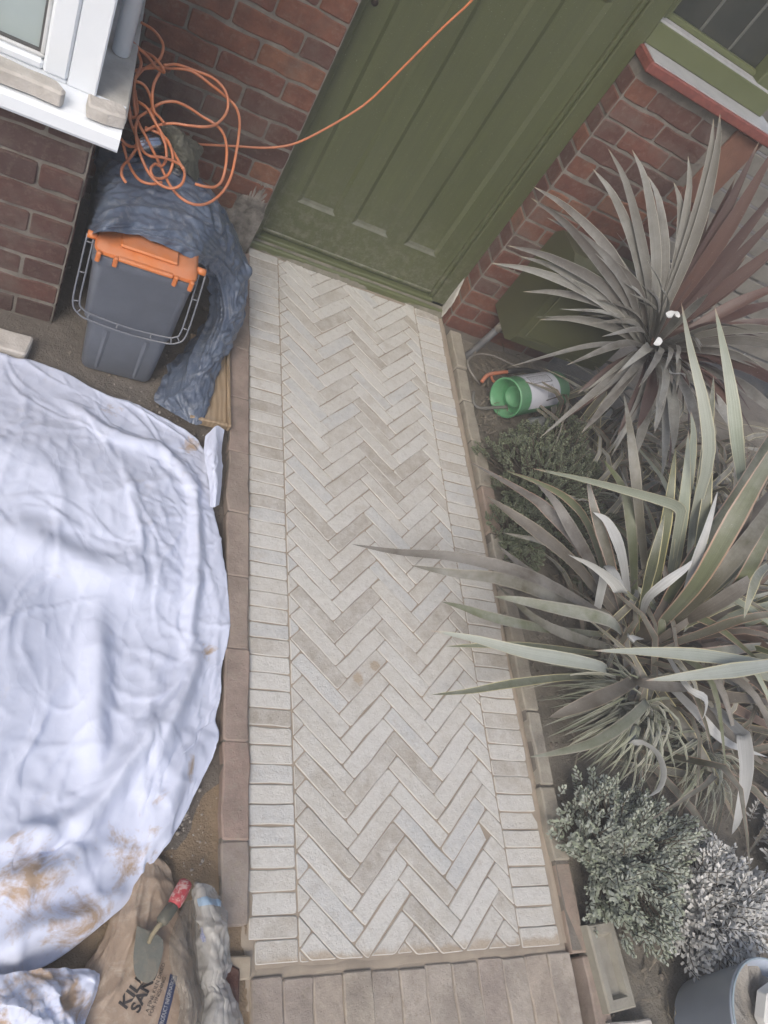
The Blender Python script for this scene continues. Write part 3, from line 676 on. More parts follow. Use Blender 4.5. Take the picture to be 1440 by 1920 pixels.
# rolled tail of the sheet beside the kerb
rows = [[az(385, 818, .05), az(405, 800, .06), az(420, 806, .05)], [az(384, 850, .05), az(402, 850, .07), az(415, 850, .03)], [az(392, 900, .05), az(405, 900, .065), az(416, 900, .03)], [az(394, 950, .03), az(402, 950, .045), az(411, 946, .02)]]
T0 = loft(rows, 40, 20); T1 = creases(crumple(T0, 1.04, 1.06, 40, 2, hold=.03, rng=rs, amp=.008, cells=3), 30, (.03, .10), (.003, .006), .006, rs)
tail = new_obj('hem', grid_mesh('hem', T1, M_SHEET), sheet); tail.modifiers.new('sub', 'SUBSURF').render_levels = 1
# scrap of sheet at the lower left
C0 = coons([az(-120, 1850, .05), az(-20, 1832, .06), az(60, 1822, .07), az(130, 1818, .06), az(172, 1822, .04)], [az(-120, 2060, .03), az(0, 2050, .03), az(80, 2040, .03), az(120, 2020, .03)],
           [az(-120, 1850, .05), az(-130, 1950, .05), az(-120, 2060, .03)], [az(172, 1822, .04), az(178, 1858, .04), az(155, 1910, .04), az(130, 1960, .03), az(120, 2020, .03)], 60, 70)
C0[..., 2] += .03 * np.sin(np.linspace(0, np.pi, 60))[:, None] * np.sin(np.linspace(0, np.pi, 70))[None]
C1 = creases(crumple(C0, 1.03, 1.03, 50, 2, floor=lambda X, Y: 0 * X + .02, hold=.03, rng=rs, amp=.014, cells=3), 70, (.04, .16), (.004, .011), .013, rs, soft=.3)
sc = new_obj('cloth_scrap', grid_mesh('cloth_scrap', C1, M_SHEET)); tag(sc, 'small crumpled sandy white cloth scrap beside the brown sand bag', 'cloth'); sc.modifiers.new('sub', 'SUBSURF').render_levels = 1

# ------------------------------------------------------------------ food waste caddy
def plastic(name, a, b, rough=.42, dust=.5, sc=14):
    return simple(name, a, b, sc, rough, .15, 90, .0015, dust=dust)
M_CADDY = plastic('grey_plastic', (.13, .145, .175), (.11, .122, .148), .42, .35)
M_ORANGE = plastic('orange_plastic', (.62, .19, .045), (.55, .16, .04), .42, .25)
cad = thing('food_caddy', 'dark grey food waste caddy with orange lid and hanging handle', 'waste caddy', (-.43, 1.72, 0))
CO = np.array(cad.location)
def rrect(cx, cy, hx, hy, r_, n=5):
    pts = []
    for sx, sy, a0 in ((1, 1, 0), (-1, 1, 90), (-1, -1, 180), (1, -1, 270)):
        for k in range(n): a = math.radians(a0 + 90 * k / (n - 1)); pts.append((cx + sx * (hx - r_) + r_ * math.cos(a), cy + sy * (hy - r_) + r_ * math.sin(a)))
    return pts
def stack(name, levels, mat, parent, off, smooth=True, cap0=True, cap1=True):
    V = []; F = []; n = None
    for (cx, cy, hx, hy, r_, z) in levels:
        p = rrect(cx, cy, hx, hy, r_); n = len(p); V += [(a - off[0], b - off[1], z - off[2]) for a, b in p]
    for i in range(len(levels) - 1):
        for k in range(n): F.append((i * n + k, i * n + (k + 1) % n, (i + 1) * n + (k + 1) % n, (i + 1) * n + k))
    if cap0: F.append(tuple(range(n))[::-1])
    if cap1: F.append(tuple((len(levels) - 1) * n + k for k in range(n)))
    me = mesh_from(name, V, F, mat, False); o = new_obj(name, me, parent)
    if smooth:
        me.polygons.foreach_set('use_smooth', [len(p.vertices) == 4 for p in me.polygons])
        me.set_sharp_from_angle(angle=math.radians(38))
    return o
cx = -.43
stack('body', [(cx, 1.715, .100, .113, .022, .0), (cx, 1.715, .104, .120, .024, .015), (cx - .004, 1.724, .112, .130, .026, .185), (cx - .006, 1.726, .115, .133, .026, .196), (cx - .008, 1.730, .122, .140, .028, .203), (cx - .014, 1.742, .131, .147, .028, .398), (cx - .015, 1.742, .135, .150, .026, .403), (cx - .015, 1.742, .136, .151, .026, .436), (cx - .015, 1.742, .130, .145, .026, .436)], M_CADDY, cad, CO)
for xx in (-.49, -.378):      # moulded ribs on the lower front
    m = MB(); m.add([(xx - .008, 1.596, .02), (xx + .008, 1.596, .02), (xx + .010, 1.5945, .18), (xx - .010, 1.5945, .18), (xx, 1.591, .02), (xx, 1.5895, .18)], [(0, 4, 5, 3), (4, 1, 2, 5)]); m.v = [tuple(np.array(v) - CO) for v in m.v]; m.build('rib', M_CADDY, cad)
lid = stack('lid', [(cx - .015, 1.742, .132, .148, .026, .438), (cx - .015, 1.742, .134, .150, .026, .441), (cx - .015, 1.742, .133, .149, .026, .450), (cx - .015, 1.745, .126, .138, .026, .460), (cx - .015, 1.75, .120, .128, .026, .465)], M_ORANGE, cad, CO)
m = MB().box(-.52, -.37, 1.612, 1.73, .464, .474, .004); m.v = [tuple(np.array(v) - CO) for v in m.v]; m.build('lid_rib', M_ORANGE, lid)
m = MB().box(-.52, -.375, 1.583, 1.599, .440, .453, .004); m.v = [tuple(np.array(v) - CO) for v in m.v]; m.build('lid_lip', M_ORANGE, lid)
for xx in (-.566, -.523, -.368, -.325):
    m = MB().box(xx - .006, xx + .006, 1.580, 1.594, .420, .453, .003); m.v = [tuple(np.array(v) - CO) for v in m.v]; m.build('clip', M_ORANGE, lid)
for xx in (-.588, -.302):
    m = MB().lathe([(0, -.012), (.010, -.012), (.010, .012), (0, .012)], (xx, 1.645, .448), (1, 0, 0), 14); m.v = [tuple(np.array(v) - CO) for v in m.v]; m.build('pivot', M_ORANGE, lid, True)
hp = [(-.592, 1.645, .448), (-.592, 1.60, .37), (-.590, 1.566, .285), (-.574, 1.556, .262), (-.54, 1.552, .252), (-.44, 1.549, .246), (-.345, 1.551, .250), (-.314, 1.555, .258), (-.299, 1.564, .280), (-.297, 1.60, .37), (-.297, 1.645, .448)]
hc = catmull(hp, 46); m = MB(); T = np.gradient(hc, axis=0); T /= np.linalg.norm(T, axis=1)[:, None]; nrm = np.array([0, -.80, .6]); rails = []
for off in (-.0085, .0085):
    side = np.cross(T, nrm); side /= np.linalg.norm(side, axis=1)[:, None]; m.tube([p for p in hc + side * off - CO], .0026, 6)
h_ = m.build('handle', M_CADDY, cad, True)
for k in range(1, 46, 4): MB().tube([hc[k] + side[k] * .0085 - CO, hc[k] - side[k] * .0085 - CO], .0022, 5).build('handle_web', M_CADDY, h_, True)

# ------------------------------------------------------------------ blue-grey plastic tarpaulin, wooden panel, bits
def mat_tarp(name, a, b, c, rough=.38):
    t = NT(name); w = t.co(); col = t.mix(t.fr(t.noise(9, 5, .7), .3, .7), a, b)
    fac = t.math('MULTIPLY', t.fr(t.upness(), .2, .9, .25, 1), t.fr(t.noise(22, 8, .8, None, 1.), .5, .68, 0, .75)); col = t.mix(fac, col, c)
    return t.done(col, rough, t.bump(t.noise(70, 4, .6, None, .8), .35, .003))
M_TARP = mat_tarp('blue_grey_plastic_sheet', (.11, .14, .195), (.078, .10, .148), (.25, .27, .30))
rows = [
    [az(178, 262, .46), az(185, 300, .42), az(172, 360, .36), az(160, 430, .22), az(150, 470, .05)],
    [az(215, 262, .47), az(212, 310, .50), az(205, 360, .49), az(192, 412, .50), az(178, 436, .485)],
    [az(275, 280, .48), az(272, 320, .51), az(268, 365, .50), az(258, 415, .505), az(246, 440, .485)],
    [az(330, 305, .49), az(332, 340, .515), az(330, 385, .50), az(320, 430, .505), az(308, 460, .485)],
    [az(385, 345, .46), az(395, 385, .49), az(390, 425, .475), az(378, 462, .47), az(364, 488, .45)],
    [az(415, 385, .40), az(428, 425, .41), az(425, 465, .38), az(405, 495, .36), az(385, 505, .33)],
    [az(446, 445, .28), az(452, 490, .28), az(440, 520, .27), az(415, 540, .24), az(398, 545, .18)],
    [az(460, 520, .18), az(460, 560, .18), az(440, 585, .19), az(412, 595, .16), az(388, 600, .08)],
    [az(452, 590, .09), az(440, 625, .12), az(412, 640, .14), az(380, 650, .11), az(345, 655, .02)],
    [az(430, 640, .04), az(412, 675, .08), az(385, 690, .10), az(350, 700, .07), az(312, 700, .01)],
    [az(408, 700, .03), az(395, 730, .06), az(365, 740, .07), az(330, 745, .05), az(290, 745, .01)],
    [az(388, 780, .03), az(376, 794, .035), az(360, 794, .03), az(335, 780, .025), az(300, 760, .012)]]
R0 = loft(rows, 130, 64); rt = np.random.default_rng(3)
R1 = crumple(R0, 1.05, 1.07, 60, 3, hold=.02, bend=.3, rng=rt, amp=.022, cells=4, patchy=.9); R1 = creases(R1, 120, (.05, .22), (.004, .012), .016, rt); R1 = creases(R1, 120, (.02, .07), (.003, .006), .006, rt); R1[..., 1] = np.minimum(R1[..., 1], 2.37)
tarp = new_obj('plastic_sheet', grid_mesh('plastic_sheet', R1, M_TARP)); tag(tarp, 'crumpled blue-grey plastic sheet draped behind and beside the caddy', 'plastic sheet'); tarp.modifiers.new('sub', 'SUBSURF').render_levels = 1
e = az(329, 324, .52); m = MB(); m.tube([e + np.array([.011 * math.cos(a), .011 * math.sin(a), .004]) for a in np.linspace(0, 2 * math.pi, 17)[:-1]], .004, 6, closed=True); m.build('eyelet', simple('grey_metal', (.3, .3, .3), None, 30, .4, .1, Metallic=.7), tarp, True)
# the stack of boards it lies over
bx = thing('tool_crate', 'dark box under the blue-grey plastic sheet, behind the caddy', 'crate', (-.43, 2.05, 0))
MB().box(-.13, .11, -.13, .08, .0, .40, .01).build('box', simple('black_plastic', (.02, .02, .02), None, 20, .5, .1), bx)
MB().box(-.135, .115, -.135, .085, .40, .412, .004).build('crate_lid', simple('black_plastic_lid', (.025, .025, .025), None, 20, .5, .1), bx)
M_WOOD = None
def mat_wood():
    t = NT('pale_wood'); mp = t.n('Mapping', {'Vector': t.co(), 'Scale': (9, 1.4, 9)}); w = t.n('TexWave', {'Vector': mp.outputs[0], 'Scale': 2.2, 'Distortion': 7, 'Detail': 3, 'Detail Scale': 1.4})
    col = t.mix(w.outputs['Fac'], (.36, .27, .175), (.27, .195, .12)); col = t.mix(t.fr(t.noise(12, 6), .5, .75, 0, .6), col, (.33, .28, .22)); return t.done(col, .7, t.bump(w.outputs['Fac'], .2, .001))
M_WOOD = mat_wood()
a = az(424, 797, .05); 
pn = thing('cupboard_door', 'pale wooden cupboard door panel lying under the plastic sheet by the kerb', 'wooden panel', (-.125, 1.64, .0))
pn.rotation_euler = (0, 0, .03)
MB().box(-.085, .035, -.155, .20, .02, .036, .002).build('panel', M_WOOD, pn)
MB().box(.0355, .047, -.168, .21, .016, .046, .003).build('frame_rail', M_WOOD, pn); MB().box(-.085, .035, -.168, -.156, .016, .046, .003).build('frame_rail', M_WOOD, pn)
# cream slab half under the sheet
sb = new_obj('stone_slab', prism('stone_slab', rounded([(-.12, -.05), (.06, -.045), (.07, .03), (-.12, .035)], .008, rng, .001), 0, .05, .005, [M_STONE])); sb.location = (-.74, 1.60, -.01); tag(sb, 'pale cream stone slab half hidden by the dust sheet below the bay', 'slab')
# broken stones on the white sill
def broken(name, px0, px1, z, depth, h, label, seed, ang=0.0):
    r_ = np.random.default_rng(seed); A = az(*px0, z); B = az(*px1, z); L = np.linalg.norm((B - A)[:2])
    q = [(0, 0), (L, 0), (L + .004, depth * .6), (L - .006, depth), (L * .6, depth * 1.05), (L * .3, depth * .93), (0, depth)]
    o = new_obj(name, prism(name, rounded(q, .005, r_, .0015, .03), 0, h, .005, [M_STONE])); o.location = (A[0], A[1], z); o.rotation_euler = (0, 0, math.atan2(B[1] - A[1], B[0] - A[0]) + ang); return tag(o, label, 'stone')
broken('stone_block', (162, 220), (232, 243), .7245, .05, .032, 'short pale stone block at the right end of the white window sill', 3)
A = az(-60, 145, .7245)
o = new_obj('stone_block', prism('stone_block', rounded([(0, 0), (.345, 0), (.352, .02), (.33, .046), (.2, .054), (.1, .048), (0, .054)], .006, np.random.default_rng(8), .002, .03), 0, .034, .006, [M_STONE]))
A = az(110, 207, .7245); o.location = (A[0] - .345, 1.692, .7255); tag(o, 'long pale broken stone strip lying along the white window sill', 'stone')

# olive canvas bag and metal can under the cord
M_OLIVE = mat_tarp('olive_canvas', (.105, .105, .08), (.075, .075, .058), (.19, .185, .16), .8)
rows = [[az(290, 232, .60), az(300, 250, .58), az(310, 275, .55), az(315, 300, .53)], [az(322, 236, .60), az(330, 256, .60), az(335, 285, .57), az(335, 312, .53)], [az(352, 255, .57), az(356, 272, .58), az(356, 296, .56), az(352, 325, .52)], [az(380, 275, .52), az(380, 286, .53), az(372, 303, .53), az(372, 345, .48)]]
G1 = crumple(loft(rows, 48, 48), 1.12, 1.12, 50, 3, hold=.03, rng=rt, amp=.012, cells=4); G1 = creases(G1, 40, (.02, .08), (.003, .007), .008, rt); G1[..., 1] = np.minimum(G1[..., 1], 2.36)
o = new_obj('canvas_bag', grid_mesh('canvas_bag', G1, M_OLIVE)); tag(o, 'olive grey canvas bag crumpled against the brick wall under the orange cord', 'bag'); o.modifiers.new('sub', 'SUBSURF').render_levels = 1
e = az(283, 268, .54); can = thing('metal_can', 'shiny silver can lying among the orange cord loops', 'can', tuple(e)); MB().lathe([(0, -.05), (.026, -.05), (.028, -.045), (.028, .045), (.026, .05), (.024, .048), (0, .046)], (0, 0, 0), (.8, .5, .25), 24).build('can_body', simple('steel', (.55, .55, .58), (.4, .4, .42), 20, .18, .05, Metallic=1.0), can, True)

# ------------------------------------------------------------------ orange extension cord
M_CORD = simple('orange_cord', (.56, .175, .06), (.44, .14, .06), 30, .45, .1, 90, .001, dust=.25)
cr = lambda x, y: (220 + x / 4.8, 20 + y / 4.8)
PA = az(400, 378, .565); PB = ay(300, 40, 2.25); PN = np.cross((1, 0, 0), PB - PA); PN /= np.linalg.norm(PN)
def coil(u, v, off): dd = ray(u, v); t = ((PA - CAM) @ PN) / (dd @ PN); p = CAM + (t - off) * dd; p[1] = min(p[1], 2.365); return p
loops = [
    [(215, 105), (330, 180), (410, 300), (390, 420), (320, 480), (220, 540), (130, 660), (90, 760), (60, 900), (30, 1080)],
    [(110, 260), (185, 330), (280, 420), (350, 510), (420, 556), (400, 500), (330, 420), (260, 380), (180, 350), (215, 480), (160, 620), (150, 800), (170, 960)],
    [(100, 560), (200, 530), (330, 515), (520, 520), (680, 550), (860, 680), (960, 760), (1060, 860), (1100, 980), (1090, 1150), (1060, 1330), (1020, 1500), (940, 1640), (820, 1730), (700, 1745), (580, 1690), (480, 1580), (400, 1420), (330, 1280), (260, 1140), (200, 1030), (150, 900)],
    [(420, 490), (540, 485), (700, 540), (850, 600), (950, 690), (995, 800), (980, 920), (900, 1015), (800, 1045), (650, 1035), (500, 1015), (370, 1030), (250, 1080)],
    [(190, 960), (300, 890), (400, 830), (520, 820), (640, 870), (760, 950), (890, 1030), (960, 1120), (985, 1250), (975, 1400), (940, 1530), (880, 1585), (800, 1585), (700, 1560)],
    [(190, 960), (165, 1050), (175, 1180), (220, 1330), (290, 1470), (380, 1560), (480, 1600), (570, 1570), (605, 1490), (590, 1410), (520, 1360), (400, 1320), (300, 1310), (230, 1260), (180, 1150), (120, 1000), (110, 900)],
    [(100, 650), (180, 640), (250, 680), (300, 780), (320, 900), (340, 1000), (380, 1090), (430, 1200), (440, 1330), (400, 1400), (340, 1380), (300, 1430), (330, 1500), (400, 1510), (470, 1460), (500, 1340), (470, 1200), (400, 1120), (250, 1050)],
    [(380, 560), (330, 660), (315, 780), (330, 900), (380, 960), (420, 1010)], [(30, 1150), (90, 1210), (160, 1220), (180, 1160), (150, 1060)],
    [(50, 1190), (90, 1340), (140, 1450), (210, 1530), (310, 1560), (400, 1545)], [(180, 1230), (110, 1330), (50, 1400), (40, 1480), (80, 1550)], [(160, 720), (180, 900), (130, 960), (90, 800)], [(190, 820), (270, 880), (340, 1000), (420, 1140), (480, 1230), (600, 1440)]]
cord = thing('extension_cord', 'tangled orange extension cord piled by the wall and trailing up across the green door', 'cord', tuple(PA))
m = MB(); OFF = PA
for i, lp in enumerate(loops):
    o_ = .004 * ((i * 5) % 9) + .002
    P = catmull([coil(*cr(x, y), o_ + .012 * math.sin(1.3 * k + i)) for k, (x, y) in enumerate(lp)], len(lp) * 7); m.tube([p - OFF for p in P], .0039, 8)
m.build('coil', M_CORD, cord, True)
run = [(885, 0, 2.42), (940, -70, 2.43), (960, -110, 2.44)][::-1] + [(830, 52, 2.41), (762, 120, 2.40), (700, 182, 2.39), (660, 212, 2.38), (600, 247, 2.365), (550, 270, 2.35), (500, 277, 2.34), (440, 274, 2.34), (370, 270, 2.31), (330, 262, 2.26)]
m = MB(); m.tube([p - OFF for p in catmull([ay(u, v, y) for u, v, y in run], 90)], .0039, 8); m.build('lead', M_CORD, cord, True)

# ------------------------------------------------------------------ sand bag, trowel, clear bags
BZ = .055
M_BAG = mat_tarp('brown_bag_film', (.36, .275, .205), (.30, .225, .165), (.43, .365, .295), .45)
topb = [az(160, 1822, .02), az(205, 1745, .03), az(255, 1640, .035), az(282, 1598, .03), az(322, 1632, .02)]
botb = [az(60, 2080, .02), az(160, 2100, .04), az(300, 2110, .05), az(420, 2100, .02)]
B0 = coons(topb, botb, [az(160, 1822, .02), az(125, 1900, .02), az(60, 2080, .02)], [az(322, 1632, .02), az(345, 1740, .02), az(372, 1850, .02), az(420, 2100, .02)], 90, 70)
uu = np.linspace(0, 1, 70)[None]; vv = np.linspace(0, 1, 90)[:, None]
B0[..., 2] = .012 + .034 * (4 * uu * (1 - uu)) ** .45 * np.clip(vv * 5, 0, 1) ** .6
bw = np.clip((vv - .02) / .2, 0, 1)
B1 = crumple(B0, 1.03, 1.05, 40, 3, hold=.06, rng=rt, amp=.006, cells=5)
B1 = creases(B1, 90, (.04, .16), (.003, .008), .007, rt)
keep = np.clip((vv - .42) / .2, 0, 1)[..., None]; B1 = B1 * (1 - keep * .85) + B0 * keep * .85
bag = thing('sand_bag', 'brown plastic bag of kiln dried sand lying at the lower left edge', 'sand bag', tuple(az(250, 1850, 0)))
BO = np.array(bag.location); bo = new_obj('sack', grid_mesh('sack', B1 - BO, M_BAG), bag); bo.modifiers.new('sub', 'SUBSURF').render_levels = 1
from mathutils.bvhtree import BVHTree
bm_f = [(i * 70 + j, i * 70 + j + 1, (i + 1) * 70 + j + 1, (i + 1) * 70 + j) for i in range(89) for j in range(69)]
bvh = BVHTree.FromPolygons([tuple(v) for v in B1.reshape(-1, 3)], bm_f)
def on_bag(x, y, up):
    h = bvh.ray_cast(Vector((x, y, 1)), Vector((0, 0, -1))); return (h[0].z if h[0] else .06) + up
M_INK = simple('dark_print', (.035, .03, .03), None, 30, .6, 0); M_INK2 = simple('brown_print', (.075, .058, .045), None, 30, .6, 0); M_BLUE = simple('navy_label', (.035, .05, .115), None, 30, .5, 0); M_WHITEINK = simple('white_print', (.5, .5, .5), None, 30, .6, 0)
def text_on(txt, p0, p1, hpx, mat, name='print', up=.0012, bold=.0):
    A, B = az(*p0, BZ + .008), az(*p1, BZ + .008); ang = math.atan2(B[1] - A[1], B[0] - A[0]); L = math.hypot(*(B - A)[:2])
    cu = bpy.data.curves.new('t', 'FONT'); cu.body = txt; cu.offset = bold; cu.resolution_u = 3
    ob = bpy.data.objects.new('t', cu); COL.objects.link(ob); dg = bpy.context.evaluated_depsgraph_get(); me = bpy.data.meshes.new_from_object(ob.evaluated_get(dg)); bpy.data.objects.remove(ob)
    V = np.array([v.co[:] for v in me.vertices]); w = V[:, 0].max() - V[:, 0].min(); h = .70
    V[:, 0] = (V[:, 0] - V[:, 0].min()) * L / w; V[:, 1] *= hpx / h
    X = A[0] + V[:, 0] * math.cos(ang) - V[:, 1] * math.sin(ang); Y = A[1] + V[:, 0] * math.sin(ang) + V[:, 1] * math.cos(ang)
    for i, v in enumerate(me.vertices): v.co = (X[i] - BO[0], Y[i] - BO[1], on_bag(X[i], Y[i], up) - BO[2])
    me.materials.clear(); me.materials.append(mat); new_obj(name, me, bag)
text_on('KILN', (240, 1892), (283, 1824), .020, M_INK, bold=.03); text_on('SAND', (263, 1900), (303, 1815), .020, M_INK, bold=.03)
text_on('A FINE KILN DRIED', (282, 1899), (315, 1805), .0075, M_INK2); text_on('FOR FINISHING', (288, 1905), (316, 1832), .0075, M_INK2)
qa, qb = az(310, 1925, BZ), az(334, 1828, BZ); dv = (qb - qa)[:2]; Lb = np.linalg.norm(dv); dv /= Lb; nv = np.array([-dv[1], dv[0]])
V = []; F = []
for i in range(13):
    for s in (-.0035, .0135): p = qa[:2] + dv * Lb * i / 12 + nv * s; V.append((p[0] - BO[0], p[1] - BO[1], on_bag(p[0], p[1], .0012) - BO[2]))
    if i: F.append((2 * i - 2, 2 * i, 2 * i + 1, 2 * i - 1))
mm = MB(); mm.add(V, F); mm.build('label_strip', M_BLUE, bag); text_on('PRODUCT INFORMATION', (310, 1923), (334, 1830), .0085, M_WHITEINK, up=.002)

tz = .078
tr = thing('trowel', 'muddy trowel with red handle lying on the brown sand bag', 'trowel', tuple(az(280, 1790, tz))); TO = np.array(tr.location)
bp = [az(u, v, tz - .006) for u, v in ((257, 1736), (300, 1757), (306, 1775), (302, 1800), (292, 1830), (280, 1842), (266, 1840), (254, 1828), (250, 1800), (253, 1765))]
bc = catmull([p - TO for p in bp] + [bp[0] - TO], 61)[:-1]; cc = bc.mean(0) + np.array([0, 0, .002]); V = [cc + np.array([0, 0, .0012])] + list(bc + np.array([0, 0, .001])) + list(bc - np.array([0, 0, .001])); n = 60
m = MB(); m.add(V, [(0, 1 + i, 1 + (i + 1) % n) for i in range(n)] + [(1 + i, 1 + n + i, 1 + n + (i + 1) % n, 1 + (i + 1) % n) for i in range(n)])
M_BLADE = mat_tarp('muddy_steel', (.17, .17, .145), (.13, .135, .115), (.24, .21, .16), .4)
m.build('blade', M_BLADE, tr)
P = catmull([az(279, 1768, tz - .004) - TO, az(286, 1752, tz + .006) - TO, az(296, 1738, tz + .012) - TO, az(304, 1727, tz + .010) - TO], 14); MB().tube(list(P), list(np.linspace(.004, .006, 14)), 8).build('tang', simple('muddy_tang', (.27, .23, .15), None, 40, .7, .3), tr, True)
a, b, c = az(300, 1732, tz + .010) - TO, az(326, 1697, tz + .004) - TO, az(350, 1652, tz - .002) - TO
P = [a + (b - a) * k for k in (0, .15, .5, .9, 1)]; MB().tube(P, [.008, .013, .0135, .0125, .011], 14).build('ferrule', simple('grey_green_plastic', (.085, .09, .075), (.13, .12, .09), 30, .6, .4), tr, True)
t_ = NT('red_grip'); wv = t_.noise(55, 4, .7, None, 1.5); MR = t_.done(t_.mix(t_.fr(wv, .5, .62), (.38, .045, .055), (.50, .36, .33)), .5, t_.bump(wv, .4, .002))
P = [b + (c - b) * k for k in (-.02, .05, .35, .7, .93, 1.0)]; MB().tube(P, [.0115, .0145, .016, .0155, .0145, .010], 16).build('handle', MR, tr, True)

def mat_film(name, col, alpha, rough=.25):
    t = NT(name); out = t.t.nodes['Material Output']; tr_ = t.n('BsdfTransparent', {'Color': (.95, .95, .95, 1)})
    t.done(t.mix(t.fr(t.noise(14, 6, .7), .4, .7), col, tuple(x * .7 for x in col)), rough, t.bump(t.noise(45, 4, .6, None, 1.), .5, .004))
    fac = t.fr(t.noise(10, 6, .7), .3, .7, alpha - .2, alpha + .2); mx = t.n('MixShader', {0: fac, 1: tr_.outputs[0], 2: t.b.outputs[0]}); t.t.links.new(mx.outputs[0], out.inputs[0]); return t.m
M_CLEAR = mat_film('clear_film', (.60, .60, .58), .55); M_GREYFILM = mat_film('grey_film', (.27, .245, .21), .55)
rows = [[az(362, 1668, .03), az(378, 1660, .05), az(392, 1662, .05), az(402, 1672, .03)], [az(362, 1690, .03), az(380, 1688, .07), az(402, 1690, .06), az(418, 1698, .02)], [az(366, 1740, .03), az(388, 1740, .075), az(412, 1745, .07), az(428, 1750, .02)], [az(368, 1800, .03), az(392, 1800, .07), az(415, 1800, .065), az(429, 1805, .02)],
        [az(372, 1835, .03), az(392, 1840, .055), az(408, 1840, .055), az(424, 1835, .02)], [az(384, 1870, .03), az(400, 1870, .06), az(420, 1868, .055), az(438, 1865, .02)], [az(364, 1950, .03), az(395, 1950, .065), az(430, 1945, .06), az(462, 1940, .02)], [az(360, 2060, .03), az(395, 2060, .065), az(430, 2060, .06), az(475, 2050, .02)]]
Z1 = lap(crumple(loft(rows, 90, 44), 1.04, 1.13, 50, 2, hold=.025, rng=rt, amp=.014, cells=4))
Z1 = creases(Z1, 60, (.03, .14), (.003, .007), .006, rt)
zb = thing('zip_bag', 'crumpled clear plastic zip bag with blue strip beside the kerb', 'plastic bag', tuple(az(400, 1750, 0))); ZO = np.array(zb.location)
o = new_obj('film', grid_mesh('film', Z1 - ZO, M_CLEAR), zb); o.modifiers.new('sub', 'SUBSURF').render_levels = 1
# blue zip strip follows the film
i0 = 12; strip = Z1[i0:i0 + 5, 10:34].copy(); strip[..., 2] += .002; new_obj('zip_strip', grid_mesh('zip_strip', strip - ZO, simple('pale_blue_zip', (.30, .42, .55), None, 30, .4, .1)), zb)
s2 = Z1[25:32, 8:13].copy(); s2[..., 2] += .002; new_obj('print_mark', grid_mesh('print_mark', s2 - ZO, simple('blue_print', (.08, .11, .28), (.4, .4, .42), 160, .5, 0)), zb)
rows = [[az(342, 1700, .04), az(352, 1690, .05), az(364, 1690, .04)], [az(322, 1750, .055), az(342, 1745, .075), az(366, 1745, .04)], [az(318, 1790, .06), az(342, 1790, .08), az(370, 1800, .04)], [az(325, 1830, .06), az(348, 1835, .08), az(374, 1840, .04)], [az(338, 1880, .06), az(358, 1880, .08), az(384, 1880, .04)], [az(330, 1950, .06), az(350, 1950, .08), az(372, 1950, .04)], [az(325, 2060, .06), az(345, 2060, .08), az(370, 2060, .04)]]
Y1 = crumple(loft(rows, 90, 40), 1.02, 1.25, 50, 3, hold=.03, bend=.2, rng=rt, amp=.008, cells=5)
o = new_obj('plastic_wrap', grid_mesh('plastic_wrap', Y1, M_GREYFILM)); tag(o, 'gathered grey plastic wrap between the sand bag and the clear bag', 'plastic wrap'); o.modifiers.new('sub', 'SUBSURF').render_levels = 1
# small mortar block and red brick fragment by the step
o = new_obj('mortar_block', prism('mortar_block', rounded([(-.03, -.022), (.028, -.024), (.03, .022), (-.026, .024)], .005, rng, .001), 0, .022, .003, [simple('sandy_mortar', (.36, .31, .24), (.30, .25, .19), 30, .95, .6)])); o.location = (*az(446, 1815, .012)[:2], -.006); tag(o, 'small square sandy mortar block at the foot of the left kerb', 'block')
o = new_obj('brick_fragment', prism('brick_fragment', rounded([(-.03, -.05), (.02, -.05), (.022, .03), (-.015, .05)], .006, rng, .002), 0, .03, .004, [M_BRICK])); o.location = (*az(428, 1850, .01)[:2], -.008); tag(o, 'red brick fragment beside the clear bag and the step', 'brick')
# ------------------------------------------------------------------ gas meter box and pipe
gb = thing('meter_box', 'dark green meter box fixed low on the brick wall behind the spiky plant', 'meter box', (1.25, 2.385, .4)); GO = np.array(gb.location)
M_BOX = simple('olive_box_plastic', (.075, .080, .036), (.066, .070, .033), 8, .5, .15, 50, .001, dust=.1)
x0, x1 = 1.04, 1.50; prof = [(2.376, .195), (2.17, .20), (2.135, .225), (2.12, .27), (2.125, .58), (2.15, .635), (2.19, .652), (2.34, .640), (2.376, .60)]
n = len(prof); m = MB(); m.add([(xx - GO[0], a - GO[1], b - GO[2]) for xx in (x0, x1) for a, b in prof], [(i, i + 1, n + i + 1, n + i) for i in range(n - 1)] + [tuple(range(n))[::-1], tuple(range(n, 2 * n))]); m.build('case', M_BOX, gb)
m = MB().box(x0 + .03 - GO[0], x1 - .03 - GO[0], 2.112 - GO[1], 2.1195 - GO[1], .285 - GO[2], .565 - GO[2], .003); m.build('lid', M_BOX, gb)
m = MB().lathe([(.012, 0), (.012, .004), (.004, .005), (0, .003)], (x0 + .09 - GO[0], 2.112 - GO[1], .42 - GO[2]), (0, -1, 0), 16); m.build('lock', M_GASKET, gb, True)
p1, p0 = ay(935, 615, 2.30), az(885, 660, -.02)
sp = thing('supply_pipe', 'grey plastic supply pipe rising from the soil to the meter box', 'pipe', tuple(p0)); P = [p0 - p0 + np.array([-.03, -.02, -.03]), np.array([0, 0, 0.]), (p1 - p0) * .5, (p1 - p0) * .98]
MB().tube(P, .016, 14).build('tube', simple('grey_pipe', (.10, .105, .115), (.13, .13, .13), 20, .5, .2), sp, True); MB().tube([(p1 - p0) * .93, (p1 - p0) * 1.28], .0165, 14).build('collar', simple('pale_tape', (.40, .38, .33), (.25, .23, .2), 60, .8, .5), sp, True)

